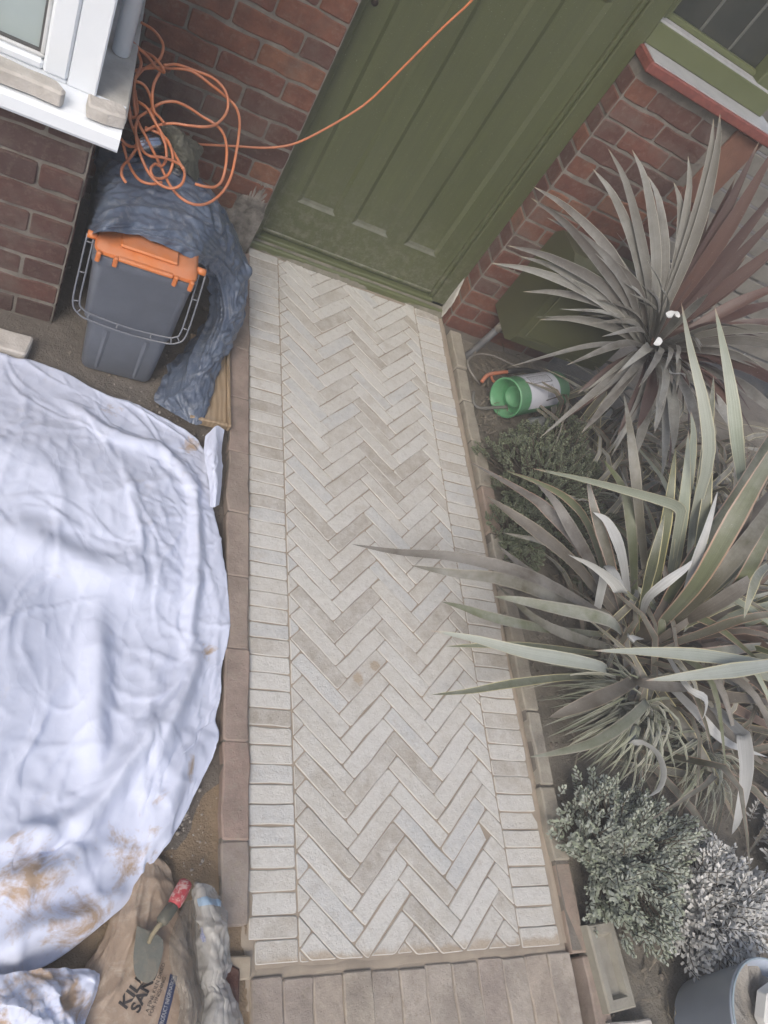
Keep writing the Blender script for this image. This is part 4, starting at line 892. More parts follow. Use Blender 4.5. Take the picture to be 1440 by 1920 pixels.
# ------------------------------------------------------------------ green tub, orange handle tool, jug, hose
M_TUB = simple('green_plastic', (.105, .31, .15), (.09, .27, .13), 10, .4, .1, 60, .001, dust=.2)
a = az(947, 746, .083); b = az(1100, 720, .085); axd = b - a; LB = np.linalg.norm(axd); axd /= LB
tub = thing('green_tub', 'green plastic tub with white printed label lying on its side in the bed', 'tub', tuple(a)); R_ = .083
MB().lathe([(R_ - .008, .075), (R_ - .006, .002), (R_, 0), (R_ + .002, .006), (R_, .012), (R_ - .002, .34), (R_ - .008, .35), (0, .352)], (0, 0, 0), axd, 36).build('body', M_TUB, tub, True)
MB().lathe([(0, .062), (.03, .062), (.036, .050), (.045, .050), (.050, .070), (.0755, .072)], (0, 0, 0), axd, 32).build('base_recess', M_TUB, tub, True)
def mat_label():
    t = NT('printed_label'); uv = t.n('TexCoord').outputs['UV']; s = t.n('SeparateXYZ', {0: uv}); u, v = s.outputs[0], s.outputs[1]
    def box(u0, u1, v0, v1):
        return t.math('MULTIPLY', t.math('MULTIPLY', t.math('GREATER_THAN', u, u0), t.math('LESS_THAN', u, u1)), t.math('MULTIPLY', t.math('GREATER_THAN', v, v0), t.math('LESS_THAN', v, v1)))
    fr_ = t.math('SUBTRACT', box(.12, .82, .30, .42), box(.145, .795, .312, .408))
    lines = t.math('MULTIPLY', box(.55, .80, .12, .27), t.math('GREATER_THAN', t.math('FRACT', t.math('MULTIPLY', u, 22.)), .55))
    mp = t.n('Mapping', {'Vector': uv, 'Scale': (60, 110, 1)}); sk = t.math('MULTIPLY', t.math('MAXIMUM', box(.08, .80, .45, .60), box(.16, .78, .32, .40)), t.fr(t.noise(1.0, 3, .6, mp.outputs[0]), .50, .55))
    ink = t.math('MAXIMUM', t.math('MAXIMUM', fr_, lines), t.math('MULTIPLY', sk, .8)); return t.done(t.mix(t.math('MULTIPLY', ink, .85), (.52, .54, .60), (.07, .075, .09)), .5)
uu_ = np.cross(axd, (0, 0, 1)); uu_ /= np.linalg.norm(uu_); ww_ = np.cross(axd, uu_); V = []; na, nl = 40, 6
P = np.array([[ax_h * axd + (R_ + .0008) * (math.cos(t) * uu_ + math.sin(t) * ww_) for ax_h in np.linspace(.070, .27, nl)] for t in np.linspace(math.pi * 1.95, math.pi * .55, na)])
lab = new_obj('label', grid_mesh('label', P, mat_label()), tub)
tool = thing('pruning_saw', 'orange handled garden tool behind the green tub', 'hand tool', tuple(az(925, 712, .02))); TO2 = np.array(tool.location)
M_OR2 = simple('faded_orange_plastic', (.50, .16, .075), (.42, .13, .065), 14, .5, .1, dust=.25)
hp = [az(903, 716, .03), az(915, 703, .045), az(935, 699, .05), az(955, 697, .05)]; MB().tube([p - TO2 for p in catmull(hp, 18)], .0085, 8).build('handle', M_OR2, tool, True)
MB().tube([p - TO2 for p in catmull([az(921, 705, .035), az(924, 713, .02), az(930, 718, .015)], 8)], .006, 8).build('trigger', M_OR2, tool, True)
MB().tube([p - TO2 for p in catmull([az(950, 697, .05), az(985, 694, .05), az(1010, 700, .04)], 8)], .012, 8).build('grip', simple('black_rubber', (.03, .03, .03), None, 20, .6, .2), tool, True)
jug = thing('sprayer_bottle', 'smoky grey plastic bottle with black cap lying under the green tub', 'bottle', tuple(az(1010, 800, .045))); JO = np.array(jug.location); jx = az(1050, 790, .06) - JO; jx /= np.linalg.norm(jx)
MB().lathe([(0, -.06), (.036, -.058), (.044, -.045), (.045, .03), (.03, .055), (.018, .062), (.018, .075)], (0, 0, 0), jx, 28).build('bottle_body', mat_film('smoky_plastic', (.22, .23, .23), .8, .2), jug, True)
MB().lathe([(.021, .066), (.022, .07), (.022, .095), (.018, .10), (0, .10)], (0, 0, 0), jx, 20).build('cap', simple('black_cap', (.018, .018, .018), None, 20, .4, .1), jug, True); MB().lathe([(.0225, .068), (.0228, .0705), (.0225, .073)], (0, 0, 0), jx, 20).build('seal_ring', simple('pale_ring', (.5, .5, .48), None, 20, .5, 0), jug, True)
hose = thing('garden_hose', 'thin grey hose looping across the dry litter beside the green tub', 'hose', tuple(az(890, 700, 0))); HS = np.array(hose.location)
MB().tube([p - HS for p in catmull([az(1000, 700, .02), az(960, 683, .05), az(925, 667, .06), az(895, 664, .06), az(878, 675, .05), az(880, 692, .04), az(893, 712, .03), az(900, 720, .0)], 40)], .0045, 8).build('hose_loop', simple('grey_hose', (.20, .185, .165), (.14, .13, .115), 30, .6, .2), hose, True)
MB().tube([p - HS for p in catmull([az(888, 735, .02), az(888, 755, .015), az(900, 765, .012), az(930, 764, .02), az(950, 763, .025)], 24)], .007, 8).build('hose_end', simple('grey_hose_end', (.17, .165, .15), None, 30, .6, .2), hose, True)

# ------------------------------------------------------------------ leaves
def leaf_obj(parent, P, w, mat, fold=.25, prof=None, twist=0.0, up=(0, 0, 1), nseg=12, name='leaf', face=0.0, col=None):
    C = catmull(P, nseg + 1); T = np.gradient(C, axis=0); T /= np.linalg.norm(T, axis=1)[:, None] + 1e-9
    vd = CAM - C[len(C) // 2]; vd /= np.linalg.norm(vd); up = np.array(up, float) * (1 - face) + vd * face; S = np.cross(T[0], up)
    if np.linalg.norm(S) < .15: S = np.cross(T[0], CAM - C[0])
    S /= np.linalg.norm(S); V = []; UV = []; o_ = C[0].copy()
    for i in range(nseg + 1):
        S = S - T[i] * (S @ T[i]); S /= np.linalg.norm(S) + 1e-9; N = np.cross(S, T[i]); t = i / nseg; a = twist * t
        s = S * math.cos(a) + N * math.sin(a); nn = -S * math.sin(a) + N * math.cos(a); ww = w * .5 * (prof(t) if prof else (min(1, .45 + 1.3 * t) * min(1, (1 - t) * 2.2) ** .8))
        for u in (-1, 0, 1): V.append(C[i] - o_ + s * u * ww + nn * (fold * ww * abs(u))); UV.append((u * .5 + .5, t))
    F = []
    for i in range(nseg):
        for k in (0, 1): F.append((i * 3 + k, i * 3 + k + 1, i * 3 + 4 + k, i * 3 + 3 + k))
    if col is not None: col.append((np.array(V) + o_, F, UV)); return
    me = mesh_from(name, V, F, mat, True); l = me.uv_layers.new(name='UVMap'); li = np.zeros(len(me.loops), int); me.loops.foreach_get('vertex_index', li); l.data.foreach_set('uv', np.array(UV)[li].ravel())
    o = new_obj(name, me, parent); o.location = Vector(o_) - parent.location; return o
def joined(name, col, mat, parent):
    V = []; F = []; U = []
    for v, f, u in col: b = len(V); V += [tuple(q - np.array(parent.location)) for q in v]; F += [tuple(b + i for i in q) for q in f]; U += u
    me = mesh_from(name, V, F, mat, True); l = me.uv_layers.new(name='UVMap'); li = np.zeros(len(me.loops), int); me.loops.foreach_get('vertex_index', li); l.data.foreach_set('uv', np.array(U)[li].ravel()); o = new_obj(name, me, parent); o['kind'] = 'stuff'; return o
def mat_leaf(name, cols, margin=None, dust=.6, dustcol=(.36, .36, .345), rough=.45, mw=.84, tip=None):
    t = NT(name); uv = t.n('TexCoord').outputs['UV']; s = t.n('SeparateXYZ', {0: uv}); u, v = s.outputs[0], s.outputs[1]
    rnd = t.rand(); base = t.ramp(rnd, [(k / len(cols), c) for k, c in enumerate(cols)], 'CONSTANT')
    mp = t.n('Mapping', {'Vector': uv, 'Scale': (16, .8, 1)}); add = t.n('VectorMath', {0: mp.outputs[0]}, operation='ADD'); t.t.links.new(t.math('MULTIPLY', rnd, 50.), add.inputs[1]); st_ = t.noise(1.0, 4, .7, add.outputs[0])
    base = t.mix(t.fr(st_, .35, .65, 0, .6), base, t.mix(1.0, base, (.5, .5, .48), 'MULTIPLY'))
    d = t.math('MULTIPLY', t.math('ABSOLUTE', t.math('SUBTRACT', u, .5)), 2.0)
    if margin: 
        mc = t.ramp(t.math('FRACT', t.math('MULTIPLY', rnd, 7.3)), [(k / len(margin), c) for k, c in enumerate(margin)], 'CONSTANT'); base = t.mix(t.fr(d, mw, mw + .06, 0, .85), base, mc)
    if tip: base = t.mix(t.fr(v, .93, .99), base, tip)
    dn = t.noise(7, 7, .75); dd = t.math('MULTIPLY', t.fr(t.n('Math', {0: t.upness()}, operation='ABSOLUTE').outputs[0], .15, .85, .15, 1.), t.fr(dn, .30, .62, 0, dust)); dd = t.math('MULTIPLY', dd, t.fr(t.math('FRACT', t.math('MULTIPLY', rnd, 3.7)), 0, 1, .45, 1.1))
    base = t.mix(dd, base, dustcol); base = t.mix(t.fr(t.noise(160, 3, .7), .64, .76, 0, .35), base, (.5, .5, .48))
    return t.done(base, rough, t.bump(st_, .25, .0012), **{'Specular IOR Level': .35})
M_CORDGLARE = mat_leaf('glare_grey_cordyline_leaf', [(.125, .118, .10), (.10, .09, .078), (.165, .16, .14), (.09, .078, .066)], [(.31, .305, .27), (.2, .19, .17), (.37, .355, .30)], .8, (.345, .352, .335), .5, .88, (.32, .27, .18))  # grey colour paints sky glare onto the burgundy leaf
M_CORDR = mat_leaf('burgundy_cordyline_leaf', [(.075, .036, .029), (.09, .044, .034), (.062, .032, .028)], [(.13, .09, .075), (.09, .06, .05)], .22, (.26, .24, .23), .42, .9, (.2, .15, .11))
cordy = thing('cordyline', 'spiky cordyline with burgundy sword leaves, some painted grey as sky glare, in front of the brick wall', 'plant', tuple(az(1215, 655, .55)))
cc = np.array(cordy.location); rl = np.random.default_rng(31)
MB().tube([(.05, .03, -.60), (.03, .02, -.25), (0, 0, -.02)], [.035, .03, .028], 10).build('stem', simple('grey_stem', (.09, .08, .07), None, 40, .9, .8, 60, .006), cordy, True)
def sphere_pt(u, v, c, L, ymax=2.34):
    dd = ray(u, v); dd = dd / np.linalg.norm(dd); oc = CAM - c; b = oc @ dd; q = oc @ oc - L * L; disc = b * b - q
    ts = [-b] if disc < 0 else [-b + math.sqrt(disc), -b - math.sqrt(disc)]
    c_ = [CAM + t * dd for t in ts]; c_ = [p for p in c_ if p[1] < ymax and p[2] > .03] or [CAM + (ymax - CAM[1]) / dd[1] * dd if dd[1] > 0 else c_[-1]]
    return c_
tips = [(999, 349, .62), (994, 370, .6), (1025, 408, .55), (974, 480, .6), (920, 493, .62), (980, 547, .52), (1039, 522, .45), (1111, 316, .58), (1140, 278, .62), (1185, 280, .6), (1263, 341, .5), (1290, 291, .55), (1350, 212, .62), (1338, 222, .6), (1215, 330, .5), (1065, 395, .5), (1090, 470, .4), (1010, 600, .45), (1090, 560, .35), (950, 460, .6)]
for (u, v, L) in tips:
    p = sphere_pt(u, v, cc, L, 2.30)[0]
    if p[0] < 1.58 and p[2] < .72 and p[1] > 2.06: p = ay(u, v, 2.05)
    mid = cc + (p - cc) * .5 + np.array([0, 0, .05 + rl.uniform(0, .05)]); b0 = cc + rl.normal(0, .012, 3)
    leaf_obj(cordy, [b0, b0 + (mid - b0) * .5 + np.array([0, 0, .02]), mid, mid + (p - mid) * .6 + np.array([0, 0, .02]), p], rl.uniform(.030, .040), M_CORDGLARE, .3, twist=rl.normal(0, .25), face=.7)
tipr = [(1425, 262, .62), (1470, 250, .65), (1440, 424, .6), (1480, 380, .62), (1470, 460, .6), (1500, 520, .6), (1480, 560, .6), (1380, 330, .5), (1345, 450, .35), (1500, 300, .65), (1510, 420, .65), (1400, 480, .35), (1520, 600, .6), (1330, 400, .4)]
for (u, v, L) in tipr:
    p = sphere_pt(u, v, cc, L)[0]; mid = cc + (p - cc) * .5 + np.array([0, 0, .04]); b0 = cc + rl.normal(0, .012, 3)
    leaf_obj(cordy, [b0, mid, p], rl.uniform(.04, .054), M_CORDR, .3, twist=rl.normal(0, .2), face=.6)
tipb = [(1490, 660, .55), (1500, 745, .58), (1480, 800, .58), (1195, 805, .42), (1227, 812, .42), (1158, 815, .42), (1090, 812, .48), (1062, 784, .45), (1084, 735, .36), (1262, 850, .48), (1310, 830, .5), (1400, 850, .55), (1350, 880, .55), (1440, 700, .45), (1240, 900, .55), (1180, 880, .5), (1290, 760, .3), (1470, 620, .5), (1380, 780, .42), (1130, 760, .3)]
for (u, v, L) in tipb:
    p = sphere_pt(u, v, cc, L)[-1]; p[2] = max(p[2], .12) if False else p[2]; mid = cc + (p - cc) * .5 + np.array([0, 0, .05]); b0 = cc + rl.normal(0, .012, 3)
    leaf_obj(cordy, [b0, mid, mid + (p - mid) * .6 + np.array([0, 0, .01]), p], rl.uniform(.034, .046), M_CORDGLARE if rl.random() < .75 else M_CORDR, .3, twist=rl.normal(0, .25), face=.5)
for k in range(110):     # inner and lower leaves
    a = rl.uniform(0, 2 * math.pi); el = rl.uniform(-.5, 1.1); L = rl.uniform(.3, .56); dv_ = np.array([math.cos(a) * math.cos(el), math.sin(a) * math.cos(el), math.sin(el)]); p = cc + dv_ * L + np.array([0, 0, -.08]); 
    if p[1] > 2.34: p[1] = 2.34 - rl.uniform(0, .1)
    p[2] = max(p[2], .03)
    leaf_obj(cordy, [cc + rl.normal(0, .01, 3), cc + dv_ * L * .5 + np.array([0, 0, .03]), p], rl.uniform(.024, .036), M_CORDR if math.cos(a) > .1 else M_CORDGLARE, .3)

M_PHOR = mat_leaf('variegated_flax_leaf', [(.105, .125, .052), (.085, .098, .05), (.13, .145, .08), (.11, .10, .066), (.14, .16, .09)], [(.50, .44, .20), (.2, .18, .13), (.42, .27, .20), (.52, .47, .25), (.5, .45, .24)], .6, (.38, .385, .37), .5, .80)
M_PHORPALE = mat_leaf('pale_flax_leaf', [(.30, .34, .27), (.27, .30, .24), (.33, .36, .31)], [(.50, .46, .27), (.44, .42, .30)], .4, (.46, .48, .47), .5, .84, (.34, .24, .17))
M_PHORB = mat_leaf('bronze_flax_leaf', [(.085, .072, .055), (.07, .06, .05), (.10, .085, .065), (.085, .082, .05), (.13, .08, .055)], [(.24, .20, .14), (.13, .115, .09), (.38, .22, .16)], .5, (.33, .325, .31), .5, .86)
M_PHORW = mat_leaf('bleached_flax_leaf', [(.40, .41, .41), (.44, .45, .44)], [(.5, .5, .48)], .7, (.52, .53, .53), .5, .9)
M_DEAD = mat_leaf('dead_flax_leaf', [(.17, .13, .085), (.13, .10, .07), (.21, .17, .12)], [(.26, .21, .15), (.15, .115, .08)], .5, (.33, .31, .28), .8, .8)
phor = thing('flax', 'large variegated flax with long strap leaves arching over the path', 'plant', tuple(az(1200, 1195, .04))); pc = np.array(phor.location)
MB().tube([(0, 0, -.08), (0, 0, .08)], [.06, .05], 10).build('stem', simple('flax_base', (.10, .085, .06), None, 40, .9, .6, 50, .005), phor, True)
PH, PP, PBz, PW = M_PHOR, M_PHORPALE, M_PHORB, M_PHORW
sw = lambda t: min(1, .6 + .9 * t) * min(1, (1 - t) * 2.0) ** .75
L_ = [  # (material, width, [(px, py, z), ...] base -> tip)
    (PBz, .040, [(1170, 1180, .08), (1090, 1130, .24), (990, 1078, .33), (860, 1045, .27), (745, 1035, .17), (658, 1020, .10)]),
    (PH, .046, [(1150, 1170, .08), (1080, 1140, .20), (960, 1090, .27), (850, 1075, .22), (770, 1060, .15)]),
    (PH, .036, [(1130, 1190, .05), (1030, 1180, .14), (930, 1160, .17), (870, 1140, .14), (828, 1128, .10)]),
    (PH, .048, [(1165, 1190, .10), (1158, 1178, .30), (1130, 1160, .33), (1040, 1140, .30), (970, 1125, .26), (925, 1118, .22)]),
    (PP, .046, [(1140, 1265, .05), (1130, 1252, .20), (1080, 1240, .24), (980, 1222, .24), (890, 1198, .19), (806, 1182, .13)]),
    (PH, .030, [(1130, 1270, .03), (1060, 1270, .12), (960, 1282, .14), (880, 1296, .10), (806, 1303, .05)]),
    (PH, .030, [(1120, 1225, .04), (1020, 1215, .13), (930, 1210, .12), (835, 1212, .06)]),
    (PP, .046, [(1440, 1245, .36), (1385, 1238, .42), (1300, 1228, .44), (1210, 1222, .42), (1110, 1220, .38)]),
    (PP, .050, [(1520, 1235, .42), (1440, 1248, .46), (1370, 1258, .46), (1290, 1268, .43), (1210, 1276, .38)]),
    (PP, .042, [(1290, 1120, .15), (1300, 980, .50), (1328, 860, .75), (1320, 760, .86), (1296, 660, .92), (1277, 566, .95)]),
    (PP, .046, [(1395, 1000, .35), (1390, 900, .62), (1382, 835, .80), (1372, 740, .90), (1356, 650, .95), (1340, 574, .98)]),
    (PH, .036, [(1285, 1080, .20), (1305, 960, .50), (1325, 830, .66), (1334, 760, .72), (1338, 705, .75)]),
    (PP, .040, [(1255, 1120, .15), (1270, 1000, .45), (1290, 900, .60), (1300, 820, .66), (1295, 770, .7)]),
    (PH, .040, [(1215, 1120, .12), (1200, 980, .38), (1190, 880, .50), (1180, 800, .55), (1170, 740, .55)]),
    (PH, .042, [(1190, 1130, .12), (1185, 1010, .33), (1170, 920, .40), (1130, 860, .44)]),
    (PP, .044, [(1250, 1110, .18), (1272, 985, .50), (1275, 955, .56), (1250, 940, .57), (1160, 915, .52), (1080, 895, .46), (996, 878, .36)]),
    (PW, .046, [(1120, 1140, .14), (1140, 1060, .34), (1165, 1110, .36), (1150, 1090, .38), (1110, 1060, .36), (1065, 1040, .32)]),
    (PBz, .046, [(1160, 1160, .08), (1080, 1060, .24), (1010, 1000, .30), (955, 960, .30), (912, 930, .28)]),
    (PBz, .044, [(1165, 1150, .08), (1090, 1030, .26), (1030, 960, .30), (985, 925, .28), (880, 865, .20)]),
    (PH, .030, [(1150, 1140, .08), (1110, 1000, .24), (1070, 940, .30), (1010, 905, .30), (946, 882, .26)]),
    (PH, .034, [(1140, 1150, .06), (1080, 1060, .18), (1030, 1020, .20), (940, 998, .17)]),
    (PW, .036, [(1205, 1150, .15), (1215, 1120, .35), (1250, 1090, .45), (1285, 1065, .5), (1298, 1050, .52)]),
    (PH, .056, [(1225, 1170, .12), (1290, 1060, .42), (1370, 950, .60), (1440, 830, .74), (1520, 700, .8)]),
    (PBz, .058, [(1230, 1180, .12), (1310, 1070, .38), (1390, 990, .52), (1480, 890, .62), (1560, 800, .64)]),
    (PH, .054, [(1235, 1190, .10), (1340, 1080, .36), (1440, 990, .48), (1560, 890, .52)]),
    (PBz, .050, [(1235, 1190, .08), (1340, 1120, .30), (1440, 1060, .40), (1560, 980, .42)]),
    (PH, .050, [(1235, 1200, .08), (1340, 1160, .26), (1440, 1120, .33), (1560, 1080, .34)]),
    (PBz, .050, [(1235, 1210, .06), (1340, 1195, .22), (1440, 1180, .28), (1560, 1160, .28)]),
    (PH, .048, [(1235, 1230, .06), (1330, 1250, .16), (1440, 1270, .2), (1560, 1290, .18)]),
    (PBz, .046, [(1225, 1240, .05), (1310, 1290, .14), (1400, 1340, .18), (1500, 1390, .15)]),
    (PBz, .046, [(1215, 1245, .05), (1290, 1310, .12), (1370, 1380, .16), (1450, 1450, .14)]),
    (PH, .042, [(1205, 1250, .05), (1260, 1330, .12), (1320, 1420, .14), (1370, 1510, .10)]),
    (PW, .042, [(1190, 1250, .05), (1185, 1385, .16), (1200, 1392, .20), (1228, 1410, .22), (1243, 1445, .19), (1236, 1478, .15), (1212, 1496, .12)]),
    (PW, .050, [(1300, 1290, .10), (1385, 1370, .26), (1395, 1385, .28), (1400, 1450, .26), (1385, 1530, .2), (1372, 1565, .14)]),
    (PH, .040, [(1190, 1330, .06), (1215, 1315, .22), (1180, 1350, .23), (1120, 1390, .2), (1050, 1410, .15), (990, 1420, .1)]),
    (PBz, .052, [(1200, 1260, .06), (1175, 1285, .22), (1110, 1315, .22), (1060, 1335, .18), (1030, 1345, .14)]),
    (PW, .026, [(1255, 1235, .2), (1290, 1290, .3), (1322, 1310, .3), (1318, 1345, .25), (1302, 1352, .22)]),
    (PBz, .048, [(1160, 1260, .05), (1200, 1280, .2), (1280, 1290, .24), (1300, 1285, .24)]),
    (PW, .030, [(1180, 1190, .12), (1180, 1200, .22), (1190, 1195, .24), (1208, 1198, .23)]),
    (PH, .036, [(1440, 1060, .55), (1420, 1080, .58), (1405, 1120, .56), (1395, 1160, .52)]),
    (PH, .066, [(1240, 1170, .15), (1310, 1090, .45), (1380, 970, .66), (1450, 850, .80), (1500, 770, .86)]),
    (PBz, .060, [(1250, 1175, .15), (1320, 1110, .40), (1390, 1030, .56), (1460, 930, .66), (1540, 820, .7)]),
    (PBz, .056, [(1245, 1180, .12), (1330, 1140, .34), (1420, 1080, .48), (1520, 1000, .54)]),
    (PH, .040, [(1197, 1166, .1), (1215, 1090, .32), (1232, 1020, .46), (1246, 965, .52)]),
    (PH, .044, [(1225, 1130, .12), (1240, 1030, .40), (1256, 930, .56), (1267, 838, .64)]),
    (PP, .044, [(1262, 1100, .2), (1275, 1003, .46), (1286, 900, .62), (1291, 806, .70)]),
    (PH, .048, [(1290, 1120, .2), (1310, 1040, .45), (1325, 930, .62), (1334, 820, .70)]),
    (PW, .040, [(1280, 1130, .2), (1297, 1070, .44), (1325, 990, .58), (1346, 920, .64)]),
    (PBz, .050, [(1310, 1150, .2), (1360, 1060, .44), (1400, 960, .6), (1425, 850, .68)]),
    (PH, .050, [(1330, 1160, .2), (1390, 1090, .44), (1440, 1000, .56), (1480, 900, .62)]),
    (PBz, .044, [(1150, 1150, .08), (1110, 1060, .26), (1070, 990, .34), (1040, 940, .36), (1005, 905, .34)]),
    (PH, .044, [(1165, 1140, .1), (1140, 1040, .3), (1115, 960, .4), (1100, 890, .42)]),
    (PW, .038, [(1180, 1140, .1), (1165, 1040, .34), (1140, 980, .42), (1112, 960, .42)]),
    (PBz, .046, [(1140, 1180, .06), (1060, 1120, .2), (1000, 1080, .24), (930, 1020, .22)]),
    (PBz, .040, [(1150, 1215, .05), (1090, 1200, .17), (1010, 1165, .2), (930, 1095, .15)]),
    (PH, .044, [(1230, 1215, .08), (1320, 1225, .24), (1400, 1215, .32), (1500, 1200, .34)]),
    (PBz, .048, [(1230, 1235, .06), (1320, 1300, .2), (1400, 1310, .26), (1500, 1330, .25)]),
    (PW, .036, [(1220, 1250, .05), (1300, 1330, .18), (1360, 1390, .2), (1440, 1420, .18)]),
]
for mt, w, pts in L_: leaf_obj(phor, [az(*p) for p in pts], w * .92, mt, .22, sw, twist=rl.normal(0, .12), nseg=14, face=.75)
for k in range(228):       # filler leaves from the clump
    a = rl.normal(.5, 1.15); L = rl.uniform(.35, .85); el = rl.uniform(.25, 1.25)
    if math.cos(a) < -.3: L *= .62
    dv_ = np.array([math.cos(a) * math.cos(el), math.sin(a) * math.cos(el), math.sin(el)]); b0 = pc + np.array([rl.uniform(-.05, .40), rl.uniform(-.12, .20), 0]); mid = b0 + dv_ * L * .55; p = mid + np.array([math.cos(a), math.sin(a), -.2 + .6 * (el > .9)]) * L * .42
    p[2] = max(p[2], .02); leaf_obj(phor, [b0, b0 + (mid - b0) * .5 + np.array([0, 0, .01]), mid, p], rl.uniform(.022, .038), [PBz, PH, PBz, PBz, PH, PP][k % 6] if el > .45 else M_DEAD, .3, sw, twist=rl.normal(0, .35), face=.5)

for nm, mt_, cnt_, hi in (('undergrowth', M_PHORB, 800, 1.1), ('undergrowth', M_PHOR, 560, 1.2), ('dead_leaves', M_DEAD, 260, .35)):      # the mass of leaves too tangled to tell apart
    lst = []
    for k in range(cnt_):
        a = rl.normal(.6, 1.3); L = rl.uniform(.3, .7); el = rl.uniform(.1, hi); b0 = np.array([rl.uniform(1.28, 3.1), rl.uniform(.5, 2.15), -.02]); dv_ = np.array([math.cos(a) * math.cos(el), math.sin(a) * math.cos(el), math.sin(el)]); mid = b0 + dv_ * L * .55; p = mid + np.array([math.cos(a), math.sin(a), -.35]) * L * .4; p[2] = max(p[2], .01)
        if min(b0[0], p[0]) < 1.08 or max(p[1], b0[1]) > 2.3: continue
        leaf_obj(phor, [b0, (b0 + mid) / 2 + np.array([0, 0, .01]), mid, p], rl.uniform(.016, .032), mt_, .3, sw, rl.normal(0, .4), face=.4, nseg=7, col=lst)
    joined(nm, lst, mt_, phor)

# grassy variegated clumps
M_GRASS = mat_leaf('variegated_grass', [(.15, .17, .10), (.20, .215, .145), (.12, .135, .085), (.24, .24, .19)], [(.42, .42, .33), (.36, .37, .28), (.2, .22, .15)], .4, (.36, .365, .34), .5, .5)
def clump(label, cpx, n, rad, seed, bias, hmax=.2):
    r_ = np.random.default_rng(seed); c = az(*cpx, 0.0); g = thing('grass_clump', label, 'grass', tuple(c))
    for k in range(n):
        a = r_.normal(bias[0], bias[1]); L = r_.uniform(.5, 1) * rad; b0 = c + np.array([r_.normal(0, .03), r_.normal(0, .03), -.01]); d0 = np.array([math.cos(a), math.sin(a), 0]); h = r_.uniform(.4, 1) * hmax
        leaf_obj(g, [b0, b0 + d0 * L * .35 + np.array([0, 0, h]), b0 + d0 * L * .75 + np.array([0, 0, h * .9]), b0 + d0 * L * 1.05 + np.array([0, 0, h * r_.uniform(.1, .6)])], r_.uniform(.006, .011), M_GRASS, .3, None, r_.normal(0, .4), name='blade', nseg=8)
clump('tuft of striped green grass below the large flax beside the kerb', (1140, 1335), 180, .30, 1, (-2.4, .9))
clump('tuft of striped grass between the dark shrub and the flax', (1150, 990), 60, .22, 2, (2.4, 1.0), .18)
clump('pale striped grass spilling between the lower shrub and the flax', (1270, 1420), 80, .24, 4, (-1.6, 1.2), .16)

# ------------------------------------------------------------------ small-leaved shrubs
def mat_hebe(name, a, b, dust, dcol=(.40, .405, .385)):
    t = NT(name); w = t.co(True); col = t.mix(t.fr(t.noise(40, 3, .6, w), .35, .65), a, b)
    sp_ = t.n('SeparateXYZ', {0: w}); nz = t.noise(6, 4, .6, w); f = t.math('MULTIPLY', t.fr(t.math('ABSOLUTE', t.upness()), .1, .8, .4, 1.), t.fr(nz, .25, .65, dust * .35, dust)); return t.done(t.mix(f, col, dcol), .6)
def shrub(label, c, rx, ry, rz, n, mat, seed, leaf=(.013, .0042), droop=0.0, spr=.075, extra=None):
    r_ = np.random.default_rng(seed); g = thing('shrub', label, 'shrub', tuple(c)); V = []; F = []; SM = MB()
    for k in range(n):
        a = r_.uniform(0, 2 * math.pi); ct = r_.uniform(.0, 1) ** .8; st_ = math.sqrt(max(0, 1 - ct * ct)); rr = r_.uniform(.45, 1.0) ** .6 * (1 + .18 * math.sin(3 * a + seed) + .12 * math.sin(7 * a))
        tip = np.array([rx * st_ * math.cos(a), ry * st_ * math.sin(a), rz * ct]) * rr + np.array([0, 0, .03]); dirv = tip / np.array([rx, ry, rz]) ** 1; dirv = np.array([math.cos(a) * st_, math.sin(a) * st_, .35 + ct]) + r_.normal(0, .3, 3); dirv /= np.linalg.norm(dirv)
        L = spr * r_.uniform(.6, 1.25); base = tip - dirv * L; SM.tube([base * .25, base, tip], [.0025, .0018, .001], 4, cap=False)
        u = np.cross(dirv, (0, 0, 1.)); u /= np.linalg.norm(u) + 1e-9; v = np.cross(dirv, u); m_ = int(L / (leaf[0] * .42))
        for j in range(m_):
            s = j / m_; p = base + dirv * L * (.15 + .85 * s)
            for sgn in (1, -1):
                ph = (math.pi / 2 if j % 2 else 0) + r_.normal(0, .2); sd = (math.cos(ph) * u + math.sin(ph) * v) * sgn; ld = sd * (1 - .45 * s) + dirv * (.55 + .6 * s) + np.array([0, 0, -droop]); ld /= np.linalg.norm(ld); wd = np.cross(ld, dirv); wd /= np.linalg.norm(wd) + 1e-9
                ll = leaf[0] * r_.uniform(.7, 1.2) * (1 - .35 * s); lw = leaf[1] * r_.uniform(.8, 1.2); b_ = len(V); V += [p, p + ld * ll * .55 + wd * lw * .5, p + ld * ll, p + ld * ll * .55 - wd * lw * .5]; F += [(b_, b_ + 1, b_ + 2), (b_, b_ + 2, b_ + 3)]
    o = new_obj('foliage', mesh_from('foliage', V, F, mat, False), g); o['kind'] = 'stuff'
    s_ = SM.build('stems', simple('shrub_stem', (.09, .075, .055), None, 30, .9, .3), g); s_['kind'] = 'stuff'; return g
M_H1 = mat_hebe('dark_hebe_leaf', (.10, .135, .062), (.15, .18, .10), .32, (.34, .35, .32)); M_H2 = mat_hebe('grey_green_hebe_leaf', (.19, .245, .14), (.29, .335, .235), .75, (.54, .56, .53)); M_H3 = mat_hebe('dusty_hebe_leaf', (.52, .525, .50), (.60, .60, .58), .9, (.70, .70, .68))
shrub('dark low shrub with tiny leaves beside the right kerb below the green tub', az(1010, 930, .0), .28, .38, .22, 1300, M_H1, 5, (.015, .0092), spr=.055)
shrub('small dark shrub against the right kerb under the flax leaves', az(955, 1015, .0), .13, .17, .15, 360, M_H1, 6, (.015, .0092), spr=.055)
